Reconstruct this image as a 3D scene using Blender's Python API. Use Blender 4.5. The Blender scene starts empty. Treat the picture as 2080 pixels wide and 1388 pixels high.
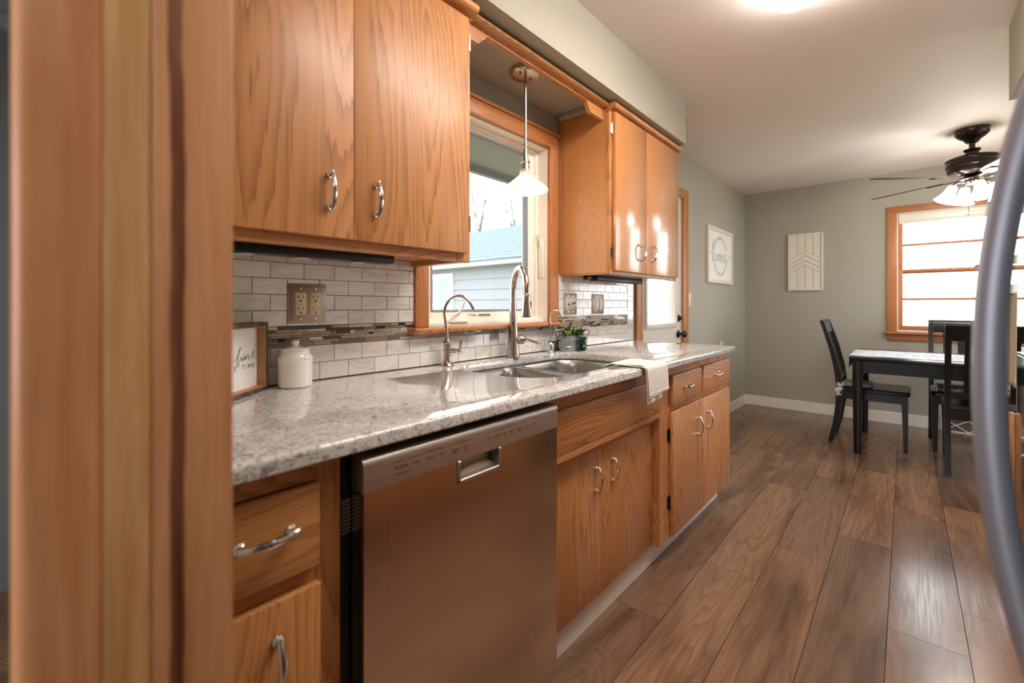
import bpy, bmesh, math, random
from mathutils import Vector, Matrix
random.seed(7)
PI = math.pi
R_ = math.radians
scene = bpy.context.scene
COL = scene.collection

# ------------------------------------------------------------------ camera, sky, exposure
YAW = R_(41.82)
cam_d = bpy.data.cameras.new('camera')
cam = bpy.data.objects.new('camera', cam_d)
COL.objects.link(cam)
cam.location = (1.404, 0.0, 1.154)
cam.rotation_euler = (PI / 2, 0, YAW)
cam_d.sensor_width = 36.0
cam_d.sensor_fit = 'HORIZONTAL'
cam_d.lens = 36.0 * 894.0 / 2080.0
cam_d.shift_y = -(694.0 - 620.0) / 2080.0
cam_d.clip_start = 0.02
cam_d.dof.use_dof = True
cam_d.dof.focus_distance = 2.0
cam_d.dof.aperture_fstop = 2.2
scene.camera = cam

SKY = 4.2
world = bpy.data.worlds.new('sky')
scene.world = world
world.use_nodes = True
bg = world.node_tree.nodes['Background']
bg.inputs[0].default_value = (0.93, 0.97, 1.0, 1)
bg.inputs[1].default_value = SKY
scene.view_settings.view_transform = 'Standard'
scene.view_settings.look = 'None'
scene.view_settings.exposure = 0.65
scene.view_settings.gamma = 1.0
scene.view_settings.use_curve_mapping = False
scene.cycles.max_bounces = 10
scene.cycles.diffuse_bounces = 5
scene.cycles.sample_clamp_indirect = 6.0
scene.cycles.caustics_reflective = False
scene.cycles.caustics_refractive = False
CEIL_LIGHT = 13.0
FAN_LIGHT = 26.0
PENDANT = 1.2


def portal(name, loc, rot, sx, sy):
    """A light portal in a window opening: gives no light, only guides the sampling of the sky."""
    d = bpy.data.lights.new(name, 'AREA')
    d.shape = 'RECTANGLE'
    d.size, d.size_y = sx, sy
    d.cycles.is_portal = True
    o = bpy.data.objects.new(name, d)
    o.location, o.rotation_euler = loc, rot
    COL.objects.link(o)


portal('window_portal', (-0.11, 1.43, 1.52), (0, -PI / 2, 0), 0.9, 0.66)
portal('window_portal', (1.95, 5.74, 1.45), (-PI / 2, 0, 0), 1.2, 1.1)
portal('window_portal', (3.37, 4.3, 1.25), (0, PI / 2, 0), 2.1, 1.6)
portal('window_portal', (0.9, -3.16, 1.4), (PI / 2, 0, 0), 2.6, 1.6)


# ------------------------------------------------------------------ helpers
def srgb(r, g, b):
    f = lambda c: (c / 255 / 12.92) if c <= 10.3 else ((c / 255 + 0.055) / 1.055) ** 2.4
    return (f(r), f(g), f(b), 1.0)


class MB:
    """Collects shapes and links them as ONE mesh object."""

    def __init__(self):
        self.bm = bmesh.new()

    def _mat(self, faces, mi):
        if mi:
            for f in faces:
                f.material_index = mi

    def box(self, x0, x1, y0, y1, z0, z1, bev=0.0, seg=2, mi=0, M=None):
        n0 = len(self.bm.faces)
        r = bmesh.ops.create_cube(self.bm, size=1.0)
        vs = r['verts']
        for v in vs:
            v.co = Vector(((x0 + x1) / 2 + v.co.x * (x1 - x0), (y0 + y1) / 2 + v.co.y * (y1 - y0), (z0 + z1) / 2 + v.co.z * (z1 - z0)))
        if M is not None:
            for v in vs:
                v.co = M @ v.co
        fs = set(f for v in vs for f in v.link_faces)
        if bev > 0:
            es = list(set(e for v in vs for e in v.link_edges))
            rr = bmesh.ops.bevel(self.bm, geom=es, offset=bev, segments=seg, affect='EDGES', profile=0.5)
            fs = set(f for v in rr['verts'] for f in v.link_faces)
        self._mat(fs, mi)
        return self

    def prism(self, poly, axis, a0, a1, mi=0, M=None):
        """poly: 2-D points in the two other axes (in xyz order); extruded a0..a1 along axis."""
        def mk(p, a):
            if axis == 'x': c = (a, p[0], p[1])
            elif axis == 'y': c = (p[0], a, p[1])
            else: c = (p[0], p[1], a)
            c = Vector(c)
            return M @ c if M is not None else c
        A = [self.bm.verts.new(mk(p, a0)) for p in poly]
        B = [self.bm.verts.new(mk(p, a1)) for p in poly]
        n = len(poly)
        fs = [self.bm.faces.new((A[i], A[(i + 1) % n], B[(i + 1) % n], B[i])) for i in range(n)]
        fs.append(self.bm.faces.new(list(reversed(A))))
        fs.append(self.bm.faces.new(B))
        self._mat(fs, mi)
        return self

    def rings(self, rings, close=True, cap0=True, cap1=True, mi=0):
        """Skin a list of equally long point rings."""
        V = [[self.bm.verts.new(p) for p in r] for r in rings]
        n = len(V[0])
        fs = []
        for a, b in zip(V, V[1:]):
            for i in range(n if close else n - 1):
                j = (i + 1) % n
                fs.append(self.bm.faces.new((a[i], a[j], b[j], b[i])))
        if cap0 and n > 2: fs.append(self.bm.faces.new(list(reversed(V[0]))))
        if cap1 and n > 2: fs.append(self.bm.faces.new(V[-1]))
        self._mat(fs, mi)
        return self

    def tube(self, pts, r, seg=12, mi=0, flat=1.0, closed=False, up=None):
        pts = [Vector(p) for p in pts]
        n = len(pts)
        rr = r if isinstance(r, (list, tuple)) else [r] * n
        rings = []
        prev = None
        for i, p in enumerate(pts):
            if closed:
                t = pts[(i + 1) % n] - pts[i - 1]
            else:
                t = pts[min(i + 1, n - 1)] - pts[max(i - 1, 0)]
            t.normalize()
            if prev is None:
                a = Vector(up) if up else (Vector((0, 0, 1)) if abs(t.z) < 0.9 else Vector((1, 0, 0)))
                u = (a - t * a.dot(t)).normalized()
            else:
                u = (prev - t * prev.dot(t))
                u = u.normalized() if u.length > 1e-6 else prev
            prev = u
            w = t.cross(u)
            rings.append([p + u * (math.cos(2 * PI * k / seg) * rr[i] * flat) + w * (math.sin(2 * PI * k / seg) * rr[i]) for k in range(seg)])
        if closed:
            rings.append(rings[0])
            self.rings(rings, cap0=False, cap1=False, mi=mi)
        else:
            self.rings(rings, mi=mi)
        return self

    def lathe(self, prof, c=(0, 0, 0), seg=32, mi=0, M=None, sx=1.0, sy=1.0, cap0=True, cap1=True):
        rings = []
        for r, z in prof:
            ring = []
            for k in range(seg):
                p = Vector((math.cos(2 * PI * k / seg) * r * sx, math.sin(2 * PI * k / seg) * r * sy, z))
                if M is not None: p = M @ p
                ring.append(p + Vector(c))
            rings.append(ring)
        self.rings(rings, mi=mi, cap0=cap0, cap1=cap1)
        return self

    def sheet(self, grid, mi=0):
        V = [[self.bm.verts.new(p) for p in row] for row in grid]
        fs = []
        for a, b in zip(V, V[1:]):
            for i in range(len(a) - 1):
                fs.append(self.bm.faces.new((a[i], a[i + 1], b[i + 1], b[i])))
        self._mat(fs, mi)
        return self

    def sphere(self, c, r, sc=(1, 1, 1), mi=0, seg=16):
        M = Matrix.Translation(c) @ Matrix.Diagonal((*[r * s for s in sc], 1))
        rr = bmesh.ops.create_uvsphere(self.bm, u_segments=seg, v_segments=max(6, seg // 2), radius=1.0, matrix=M)
        self._mat(set(f for v in rr['verts'] for f in v.link_faces), mi)
        return self

    def wrapped(self, fn):
        for v in self.bm.verts:
            v.co = Vector(fn(v.co))
        return self


def wloc(o):
    p = Vector((0, 0, 0))
    while o is not None:
        p += o.location
        o = o.parent
    return p


def link(name, mb, mats, parent=None, origin=None, local=False, smooth=30, recalc=True):
    """mb in world coordinates (or in the parent's own when local=True) -> one mesh object."""
    bm = mb.bm
    if recalc:
        bmesh.ops.recalc_face_normals(bm, faces=bm.faces[:])
    if not local:
        off = wloc(parent) if parent is not None else Vector(origin or (0, 0, 0))
        if parent is None and origin is None and len(bm.verts):
            xs = [v.co for v in bm.verts]
            off = Vector(((min(p.x for p in xs) + max(p.x for p in xs)) / 2, (min(p.y for p in xs) + max(p.y for p in xs)) / 2, min(p.z for p in xs)))
        bmesh.ops.translate(bm, verts=bm.verts[:], vec=-off)
    else:
        off = Vector((0, 0, 0))
    me = bpy.data.meshes.new(name)
    bm.to_mesh(me)
    bm.free()
    if smooth:
        me.polygons.foreach_set('use_smooth', [True] * len(me.polygons))
        me.set_sharp_from_angle(angle=R_(smooth))
    for m in (mats if isinstance(mats, (list, tuple)) else [mats]):
        me.materials.append(m)
    o = bpy.data.objects.new(name, me)
    COL.objects.link(o)
    if parent is not None:
        o.parent = parent
    elif not local:
        o.location = off
    return o


def link_split(name, mb, mats, parent, **k):
    """As link(), but every loose piece becomes a part of its own."""
    bm = mb.bm
    bm.verts.index_update()
    seen, out = set(), []
    for v0 in bm.verts:
        if v0 in seen: continue
        stack, isl = [v0], []
        seen.add(v0)
        while stack:
            v = stack.pop()
            isl.append(v)
            for e in v.link_edges:
                w_ = e.other_vert(v)
                if w_ not in seen:
                    seen.add(w_); stack.append(w_)
        out.append(isl)
    objs = []
    for isl in out:
        nb = MB()
        mp = {v: nb.bm.verts.new(v.co) for v in isl}
        for f in set(f for v in isl for f in v.link_faces):
            nf = nb.bm.faces.new([mp[v] for v in f.verts])
            nf.material_index = f.material_index
        objs.append(link(name, nb, mats, parent, **k))
    bm.free()
    return objs


def thing(name, label, cat, loc=(0, 0, 0), rz=0.0, group=None):
    o = bpy.data.objects.new(name, None)
    o.empty_display_size = 0.05
    COL.objects.link(o)
    o.location = loc
    o.rotation_euler = (0, 0, rz)
    return tag(o, label, cat, group)


def tag(o, label, cat, group=None):
    o['label'] = label
    o['category'] = cat
    if group: o['group'] = group
    return o


def struct(name, mb, mats, parent=None, **k):
    o = link(name, mb, mats, parent, **k)
    if parent is None: o['kind'] = 'structure'
    return o


def struct_empty(name, loc):
    o = bpy.data.objects.new(name, None)
    o.empty_display_size = 0.05
    COL.objects.link(o)
    o.location = loc
    o['kind'] = 'structure'
    return o


def copy_thing(root, loc, rz, label, group=None):
    r = root.copy(); COL.objects.link(r)
    r.location = loc; r.rotation_euler = (0, 0, rz)
    r['label'] = label
    if group: r['group'] = group
    for ch in list(root.children):
        c = ch.copy(); COL.objects.link(c); c.parent = r
        for g in list(ch.children):
            d = g.copy(); COL.objects.link(d); d.parent = c
    return r


def catmull(pts, n=8):
    P = [Vector(p) for p in pts]
    P = [2 * P[0] - P[1]] + P + [2 * P[-1] - P[-2]]
    out = []
    for i in range(1, len(P) - 2):
        for k in range(n):
            t = k / n
            a, b, c, d = P[i - 1], P[i], P[i + 1], P[i + 2]
            out.append(0.5 * ((2 * b) + (c - a) * t + (2 * a - 5 * b + 4 * c - d) * t * t + (3 * b - a - 3 * c + d) * t ** 3))
    out.append(P[-2])
    return out


def text_mesh(s, size, align='LEFT'):
    """Vertices and faces of a line of text lying in its own XY plane."""
    cu = bpy.data.curves.new('lettering', 'FONT')
    cu.body = s
    cu.size = size
    cu.align_x = align
    ob = bpy.data.objects.new('lettering', cu)
    COL.objects.link(ob)
    dg = bpy.context.evaluated_depsgraph_get()
    me = bpy.data.meshes.new_from_object(ob.evaluated_get(dg))
    vs = [v.co.copy() for v in me.vertices]
    fs = [tuple(p.vertices) for p in me.polygons]
    bpy.data.objects.remove(ob)
    bpy.data.curves.remove(cu)
    bpy.data.meshes.remove(me)
    return vs, fs


def add_text(mb, s, size, fn, align='LEFT'):
    vs, fs = text_mesh(s, size, align)
    V = [mb.bm.verts.new(fn(v.x, v.y)) for v in vs]
    for f in fs:
        try: mb.bm.faces.new([V[i] for i in f])
        except ValueError: pass


def pen(mb, pts, w, fn, n=7, closed=False):
    """A flat ink stroke along a smooth path; fn maps (a, b) on the sheet to the world."""
    P = catmull([(p[0], p[1], 0) for p in pts], n)
    L, Rr = [], []
    m = len(P)
    for i, p in enumerate(P):
        t = P[min(i + 1, m - 1)] - P[max(i - 1, 0)]
        if t.length < 1e-9: t = Vector((1, 0, 0))
        t.normalize()
        k = Vector((-t.y, t.x, 0))
        ww = w * (0.55 + 0.65 * abs(t.y) * (1 if t.y < 0 else 0.4))
        L.append(fn(*(p + k * ww / 2)[:2])); Rr.append(fn(*(p - k * ww / 2)[:2]))
    mb.sheet([L, Rr])


# ------------------------------------------------------------------ materials
def mat(name, color=(0.8, 0.8, 0.8, 1), rough=0.5, metal=0.0, coat=0.0, coat_rough=0.1, emit=None, strength=0.0, spec=0.5, aniso=0.0):
    m = bpy.data.materials.new(name)
    m.use_nodes = True
    b = m.node_tree.nodes['Principled BSDF']
    b.inputs['Base Color'].default_value = color
    b.inputs['Roughness'].default_value = rough
    b.inputs['Metallic'].default_value = metal
    b.inputs['Coat Weight'].default_value = coat
    b.inputs['Coat Roughness'].default_value = coat_rough
    b.inputs['Specular IOR Level'].default_value = spec
    b.inputs['Anisotropic'].default_value = aniso
    if emit:
        b.inputs['Emission Color'].default_value = emit
        b.inputs['Emission Strength'].default_value = strength
    return m


class NT:
    def __init__(self, m):
        self.t = m.node_tree
        self.b = self.t.nodes['Principled BSDF']

    def n(self, typ, ins=None, **props):
        nd = self.t.nodes.new(typ)
        for k, v in props.items(): setattr(nd, k, v)
        for k, v in (ins or {}).items():
            s = nd.inputs[k]
            if hasattr(v, 'is_output'): self.t.links.new(v, s)
            else: s.default_value = v
        return nd

    def math(self, op, a, b=0.0, c=None, clamp=False):
        d = {0: a, 1: b}
        if c is not None: d[2] = c
        return self.n('ShaderNodeMath', d, operation=op, use_clamp=clamp).outputs[0]

    def vmul(self, v, s):
        return self.n('ShaderNodeVectorMath', {0: v, 1: s}, operation='MULTIPLY').outputs[0]

    def vadd(self, a, b):
        return self.n('ShaderNodeVectorMath', {0: a, 1: b}, operation='ADD').outputs[0]

    def noise(self, v, scale, detail=2.0, rough=0.5, dist=0.0):
        return self.n('ShaderNodeTexNoise', {'Vector': v, 'Scale': scale, 'Detail': detail, 'Roughness': rough, 'Distortion': dist}).outputs['Fac']

    def ramp(self, f, stops, interp='LINEAR'):
        nd = self.n('ShaderNodeValToRGB', {0: f})
        cr = nd.color_ramp
        cr.interpolation = interp
        while len(cr.elements) < len(stops): cr.elements.new(0.5)
        for e, (p, c) in zip(cr.elements, stops):
            e.position = p
            e.color = c if isinstance(c, tuple) else (c, c, c, 1)
        return nd.outputs[0]

    def mix(self, f, a, b, mode='MIX'):
        nd = self.n('ShaderNodeMix', {0: f}, data_type='RGBA', blend_type=mode)
        for i, v in ((6, a), (7, b)):
            if hasattr(v, 'is_output'): self.t.links.new(v, nd.inputs[i])
            else: nd.inputs[i].default_value = v
        return nd.outputs[2]

    def link(self, s, name):
        self.t.links.new(s, self.b.inputs[name])

    def bump(self, h, strength=0.1, dist=0.002):
        nd = self.n('ShaderNodeBump', {'Height': h, 'Strength': strength, 'Distance': dist})
        self.link(nd.outputs[0], 'Normal')


def stretch(ax, along, across=1.0):
    return tuple(along if c == ax else across for c in 'xyz')


def oak(name, light, dark, axis='z', rings=38.0, rough=0.46, coat=0.12, streak=0.45, size=4.2, contrast=0.8, coat_rough=0.2):
    m = mat(name, light, rough, coat=coat, coat_rough=coat_rough)
    t = NT(m)
    tc = t.n('ShaderNodeTexCoord').outputs['Object']
    rnd = t.n('ShaderNodeObjectInfo').outputs['Random']
    off = t.n('ShaderNodeCombineXYZ', {0: t.math('MULTIPLY', rnd, 31.0), 1: t.math('MULTIPLY', rnd, 17.0), 2: t.math('MULTIPLY', rnd, 23.0)}).outputs[0]
    p = t.vadd(tc, off)
    ps = t.vmul(p, stretch(axis, 0.13))
    n1 = t.noise(ps, size, 1.2, 0.4, 0.3)
    n1 = t.math('ADD', n1, t.math('MULTIPLY', t.noise(t.vmul(p, stretch(axis, 0.05)), 90.0, 1.0), 0.022))
    fr = t.math('FRACT', t.math('MULTIPLY', n1, rings))
    ring = t.ramp(fr, [(0.0, 0.0), (0.40, 0.10), (0.70, 0.55), (0.90, 1.0), (1.0, 0.0)])
    pore = t.noise(t.vmul(p, stretch(axis, 0.022)), 190.0, 2.0, 0.6)
    pore = t.ramp(pore, [(0.42, 0.0), (0.68, 1.0)])
    broad = t.noise(t.vmul(p, stretch(axis, 0.25)), 3.0, 2.0)
    f = t.math('MULTIPLY', ring, t.math('ADD', t.math('MULTIPLY', pore, streak), 1.0 - streak))
    f = t.math('ADD', t.math('MULTIPLY', f, contrast), t.math('MULTIPLY', pore, 0.12), clamp=True)
    c = t.mix(f, light, dark)
    c = t.mix(t.math('MULTIPLY', t.ramp(broad, [(0.35, 0.0), (0.65, 1.0)]), 0.22), c, dark)
    t.link(c, 'Base Color')
    t.bump(pore, -0.05, 0.001)
    return m


OAK_L, OAK_D = srgb(205, 141, 84), srgb(136, 78, 36)
M = {}
M['oak'] = oak('oak veneer vertical grain', OAK_L, OAK_D, 'z')
M['oak_y'] = oak('oak rail horizontal grain', OAK_L, OAK_D, 'y', size=5.5)
M['oak_x'] = oak('oak panel depth grain', OAK_L, OAK_D, 'x')
M['oak_fine'] = oak('oak cabinet side fine grain', OAK_L, srgb(170, 98, 48), 'z', rings=26.0, size=9.0, contrast=0.45, rough=0.3, coat=1.0, coat_rough=0.13)
M['trim_z'] = oak('window trim oak upright', srgb(196, 128, 74), srgb(136, 78, 38), 'z', size=9.0)
M['trim_y'] = oak('window trim oak level', srgb(196, 128, 74), srgb(136, 78, 38), 'y', size=9.0)
M['trim_x'] = oak('window trim oak across', srgb(186, 118, 66), srgb(126, 70, 34), 'x', size=9.0)


def post_wood(name, light, mid, dark, streak_at=None):
    m = mat(name, light, 0.38, coat=0.15, coat_rough=0.2)
    t = NT(m)
    tc = t.n('ShaderNodeTexCoord').outputs['Object']
    n1 = t.noise(t.vmul(tc, (1, 1, 0.05)), 60.0, 3.0, 0.6, 0.4)
    n2 = t.noise(t.vmul(tc, (1, 1, 0.14)), 24.0, 2.0, 0.5)
    c = t.mix(t.ramp(n1, [(0.35, 0.0), (0.7, 1.0)]), light, mid)
    c = t.mix(t.math('MULTIPLY', t.ramp(n2, [(0.45, 0.0), (0.75, 1.0)]), 0.45), c, dark)
    if streak_at is not None:
        sep = t.n('ShaderNodeSeparateXYZ', {0: tc})
        wob = t.math('MULTIPLY', t.math('SUBTRACT', t.noise(t.vmul(tc, (0, 0, 1)), 6.0, 3.0), 0.5), 0.012)
        d = t.math('ABSOLUTE', t.math('ADD', t.math('SUBTRACT', sep.outputs[1], streak_at), wob))
        k = t.ramp(t.math('MULTIPLY', d, 100.0), [(0.42, 1.0), (0.70, 0.0)])
        k2 = t.math('MULTIPLY', k, t.ramp(n1, [(0.25, 0.65), (0.6, 1.0)]))
        c = t.mix(k2, c, srgb(96, 44, 24))
    nicks = t.noise(t.vmul(tc, (1, 1, 0.3)), 45.0, 1.0)
    c = t.mix(t.ramp(nicks, [(0.78, 0.0), (0.8, 0.7)]), c, srgb(225, 190, 160))
    t.link(c, 'Base Color')
    return m


M['post_a'] = post_wood('fir casing pinkish', srgb(216, 156, 110), srgb(192, 126, 80), srgb(150, 82, 46))
M['post_b'] = post_wood('fir stop yellowish', srgb(218, 170, 114), srgb(184, 128, 74), srgb(138, 86, 46))
M['post_c'] = post_wood('fir jamb with dark streak', srgb(220, 160, 112), srgb(198, 132, 84), srgb(160, 92, 50), streak_at=-0.0105)


def floor_mat():
    m = mat('wood plank flooring', (0.3, 0.2, 0.12, 1), 0.32, spec=0.75)
    t = NT(m)
    geo = t.n('ShaderNodeNewGeometry')
    rnd = geo.outputs['Random Per Island']
    tc = t.n('ShaderNodeTexCoord').outputs['Object']
    off = t.n('ShaderNodeCombineXYZ', {0: t.math('MULTIPLY', rnd, 13.0), 1: t.math('MULTIPLY', rnd, 57.0), 2: t.math('MULTIPLY', rnd, 9.0)}).outputs[0]
    p = t.vadd(tc, off)
    vor = t.n('ShaderNodeTexVoronoi', {'Vector': t.vmul(p, (2.3, 1.0, 0.0)), 'Scale': 1.0}, feature='F1').outputs['Distance']
    vor = t.math('ADD', vor, t.math('MULTIPLY', t.math('SUBTRACT', t.noise(p, 14.0, 2.0), 0.5), 0.07))
    knot = t.ramp(vor, [(0.0, 1.0), (0.10, 0.55), (0.30, 0.0)])
    ps = t.vmul(p, (1.0, 0.065, 1.0))
    n1 = t.noise(ps, 7.5, 2.0, 0.5, 0.35)
    v = t.math('ADD', n1, t.math('MULTIPLY', knot, 0.75))
    fr = t.math('FRACT', t.math('MULTIPLY', v, 17.0))
    ring = t.ramp(fr, [(0.0, 0.0), (0.5, 0.35), (0.85, 1.0), (1.0, 0.0)])
    fine = t.noise(t.vmul(p, (1.0, 0.03, 1.0)), 150.0, 2.0, 0.6)
    fine = t.ramp(fine, [(0.38, 0.0), (0.7, 1.0)])
    broad = t.noise(t.vmul(p, (1.0, 0.16, 1.0)), 5.0, 3.0, 0.6, 0.8)
    tone = t.ramp(rnd, [(0.0, srgb(136, 106, 84)), (0.35, srgb(152, 116, 90)), (0.7, srgb(142, 106, 78)), (1.0, srgb(124, 98, 80))])
    c = t.mix(t.math('MULTIPLY', ring, 0.42), tone, srgb(88, 60, 42))
    c = t.mix(t.math('MULTIPLY', fine, 0.36), c, srgb(92, 62, 42))
    c = t.mix(t.math('MULTIPLY', t.ramp(broad, [(0.48, 0.0), (0.66, 1.0)]), 0.7), c, srgb(74, 52, 40))
    c = t.mix(t.ramp(vor, [(0.045, 0.95), (0.12, 0.0)]), c, srgb(48, 32, 24))
    t.link(c, 'Base Color')
    t.link(t.math('ADD', t.math('MULTIPLY', fine, 0.10), 0.17), 'Roughness')
    t.bump(fine, -0.06, 0.001)
    return m


M['floor'] = floor_mat()
M['gap'] = mat('dark plank joint', srgb(38, 28, 22), 0.8)


def wall_mat(name, col, var=0.05, rough=0.62):
    m = mat(name, col, rough, spec=0.3)
    t = NT(m)
    tc = t.n('ShaderNodeTexCoord').outputs['Object']
    n = t.noise(tc, 180.0, 2.0)
    t.bump(n, 0.06, 0.001)
    c = t.mix(t.math('MULTIPLY', t.noise(tc, 2.5, 2.0), var), col, (col[0] * 0.6, col[1] * 0.6, col[2] * 0.6, 1))
    t.link(c, 'Base Color')
    return m


M['wall'] = wall_mat('sage grey wall paint', srgb(170, 165, 151))
M['ceiling'] = wall_mat('white ceiling paint', srgb(240, 230, 226))
M['white_trim'] = mat('white trim paint', srgb(236, 231, 222), 0.4)
M['cream'] = mat('cream window vinyl', srgb(246, 238, 226), 0.35)
M['white_door'] = mat('white door paint', srgb(222, 216, 208), 0.4)
M['room_grey'] = wall_mat('cool grey wall paint', srgb(120, 124, 126))


def tile_mat():
    m = mat('marble look ceramic tile', srgb(226, 221, 214), 0.12, coat=0.4, coat_rough=0.05)
    t = NT(m)
    rnd = t.n('ShaderNodeNewGeometry').outputs['Random Per Island']
    tc = t.n('ShaderNodeTexCoord').outputs['Object']
    off = t.n('ShaderNodeCombineXYZ', {0: 0.0, 1: t.math('MULTIPLY', rnd, 41.0), 2: t.math('MULTIPLY', rnd, 29.0)}).outputs[0]
    rot = t.n('ShaderNodeMapping', {'Vector': t.vadd(tc, off), 'Rotation': (0.9, 0, 0), 'Scale': (1, 0.35, 1.2)}).outputs[0]
    n = t.noise(rot, 14.0, 3.0, 0.55, 0.6)
    vein = t.ramp(n, [(0.50, 0.0), (0.56, 0.6), (0.60, 0.1), (0.75, 0.5)])
    tone = t.ramp(rnd, [(0.0, srgb(224, 219, 213)), (0.5, srgb(238, 232, 226)), (1.0, srgb(230, 226, 222))])
    t.link(t.mix(t.math('MULTIPLY', vein, 0.55), tone, srgb(164, 162, 162)), 'Base Color')
    return m


M['tile'] = tile_mat()
M['grout'] = mat('taupe grout', srgb(142, 120, 100), 0.8)
M['mos_beige'] = mat('beige stone mosaic', srgb(176, 156, 134), 0.4)
M['mos_tan'] = mat('tan stone mosaic', srgb(158, 136, 114), 0.35)
M['mos_light'] = mat('pale glass mosaic', srgb(204, 194, 182), 0.1, coat=0.5)
M['mos_grey'] = mat('grey glass mosaic', srgb(124, 114, 104), 0.07, coat=0.8)
M['mos_dark'] = mat('dark brown glass mosaic', srgb(46, 34, 30), 0.05, coat=1.0)


def quartz():
    m = mat('speckled grey quartz', srgb(214, 210, 206), 0.07, coat=0.5, coat_rough=0.03)
    t = NT(m)
    tc = t.n('ShaderNodeTexCoord').outputs['Object']
    warp = t.n('ShaderNodeTexNoise', {'Vector': tc, 'Scale': 45.0, 'Detail': 1.0}).outputs['Color']
    p = t.vadd(tc, t.vmul(warp, (0.03, 0.03, 0.03)))
    a = t.noise(t.vmul(p, (1.0, 0.32, 0.8)), 165.0, 3.0, 0.55, 1.0)
    b = t.noise(t.vmul(p, (0.32, 1.0, 0.8)), 150.0, 3.0, 0.55, 1.0)
    w = t.noise(tc, 9.0, 2.0)
    c = t.mix(t.math('MULTIPLY', t.ramp(a, [(0.50, 0.0), (0.60, 1.0)]), 0.8), srgb(214, 210, 206), srgb(122, 116, 114))
    c = t.mix(t.math('MULTIPLY', t.ramp(b, [(0.52, 0.0), (0.62, 1.0)]), 0.7), c, srgb(240, 238, 236))
    c = t.mix(t.math('MULTIPLY', t.ramp(a, [(0.62, 0.0), (0.70, 1.0)]), 0.6), c, srgb(92, 84, 82))
    c = t.mix(t.math('MULTIPLY', t.ramp(w, [(0.4, 0.0), (0.65, 1.0)]), 0.2), c, srgb(170, 160, 152))
    t.link(c, 'Base Color')
    return m


M['quartz'] = quartz()


def brushed(name, col, rough=0.3, axis='z', amt=0.12):
    m = mat(name, col, rough, metal=1.0)
    t = NT(m)
    tc = t.n('ShaderNodeTexCoord').outputs['Object']
    n = t.noise(t.vmul(tc, stretch(axis, 0.01)), 320.0, 2.0)
    t.link(t.math('ADD', t.math('MULTIPLY', n, amt), rough - amt / 2), 'Roughness')
    t.bump(n, 0.02, 0.0005)
    return m


M['steel'] = brushed('brushed stainless door', srgb(212, 200, 188), 0.22, 'z')
M['steel_sat'] = brushed('satin stainless control panel', srgb(186, 178, 170), 0.42, 'y')
M['steel_sink'] = brushed('brushed stainless sink', srgb(176, 174, 172), 0.28, 'y')
M['nickel'] = mat('brushed nickel', srgb(188, 176, 164), 0.22, metal=1.0)
M['pewter'] = mat('pewter wall plate', srgb(164, 148, 132), 0.38, metal=0.75)
M['chrome'] = mat('polished chrome', srgb(226, 224, 222), 0.06, metal=1.0)
M['galv'] = mat('galvanised tin', srgb(176, 182, 186), 0.34, metal=0.85)
M['fridge'] = mat('dark stainless fridge door', srgb(120, 120, 124), 0.3, metal=0.9)
M['fridge_handle'] = mat('satin metal fridge handle', srgb(150, 150, 160), 0.42, metal=0.45)
M['black'] = mat('black plastic', srgb(16, 15, 15), 0.35)
M['black_glass'] = mat('black oven glass', srgb(8, 8, 14), 0.06, coat=0.5)
M['black_wood'] = mat('black lacquered wood', srgb(12, 11, 11), 0.3, coat=0.12, coat_rough=0.12, spec=0.35)
M['bronze'] = mat('oil rubbed bronze', srgb(44, 32, 26), 0.3, metal=0.6, coat=0.3)
M['blade'] = mat('dark fan blade', srgb(74, 58, 48), 0.35)
M['ivory'] = mat('ivory plastic', srgb(226, 204, 164), 0.35)
M['white_plastic'] = mat('white plastic', srgb(232, 228, 222), 0.35)
M['ceramic'] = mat('white glazed ceramic', srgb(238, 230, 222), 0.12, coat=0.6, coat_rough=0.04)
M['ink'] = mat('black ink', srgb(34, 32, 32), 0.8)
M['ink_grey'] = mat('grey ink', srgb(120, 124, 122), 0.8)
M['paper'] = mat('white sign board', srgb(238, 236, 232), 0.7)
M['frame_in'] = mat('raw wood frame inside', srgb(178, 128, 84), 0.6)
M['pale_wood'] = mat('whitewashed wood', srgb(226, 214, 200), 0.6)
M['white_wood'] = mat('cream painted wood', srgb(226, 219, 204), 0.55)


def noisy(name, c1, c2, scale, rough=0.8, bump=0.0, stretch_=(1, 1, 1)):
    m = mat(name, c1, rough)
    t = NT(m)
    tc = t.n('ShaderNodeTexCoord').outputs['Object']
    n = t.noise(t.vmul(tc, stretch_), scale, 3.0, 0.6)
    t.link(t.mix(t.ramp(n, [(0.35, 0.0), (0.65, 1.0)]), c1, c2), 'Base Color')
    if bump: t.bump(n, bump, 0.003)
    return m


M['frame_dark'] = noisy('rubbed black frame', srgb(40, 32, 28), srgb(104, 84, 68), 30.0, 0.6, 0.0, (1, 1, 1))
M['towel'] = noisy('white cotton towel', srgb(236, 228, 218), srgb(212, 202, 192), 260.0, 0.95, 0.5)
M['beige_cloth'] = noisy('beige linen', srgb(190, 176, 154), srgb(168, 154, 132), 120.0, 0.95, 0.3)
M['runner'] = noisy('white and blue woven runner', srgb(232, 234, 238), srgb(168, 178, 192), 36.0, 0.9, 0.2)
M['cushion'] = noisy('navy and white cushion', srgb(226, 226, 228), srgb(40, 46, 62), 26.0, 0.9, 0.2)
M['leaf'] = noisy('green leaf', srgb(112, 146, 70), srgb(70, 104, 46), 60.0, 0.45)
M['leaf_dark'] = noisy('dark green leaf', srgb(84, 122, 62), srgb(44, 74, 36), 70.0, 0.45)
M['leaf_aloe'] = noisy('olive spiky leaf', srgb(136, 138, 58), srgb(86, 64, 40), 40.0, 0.4)
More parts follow.
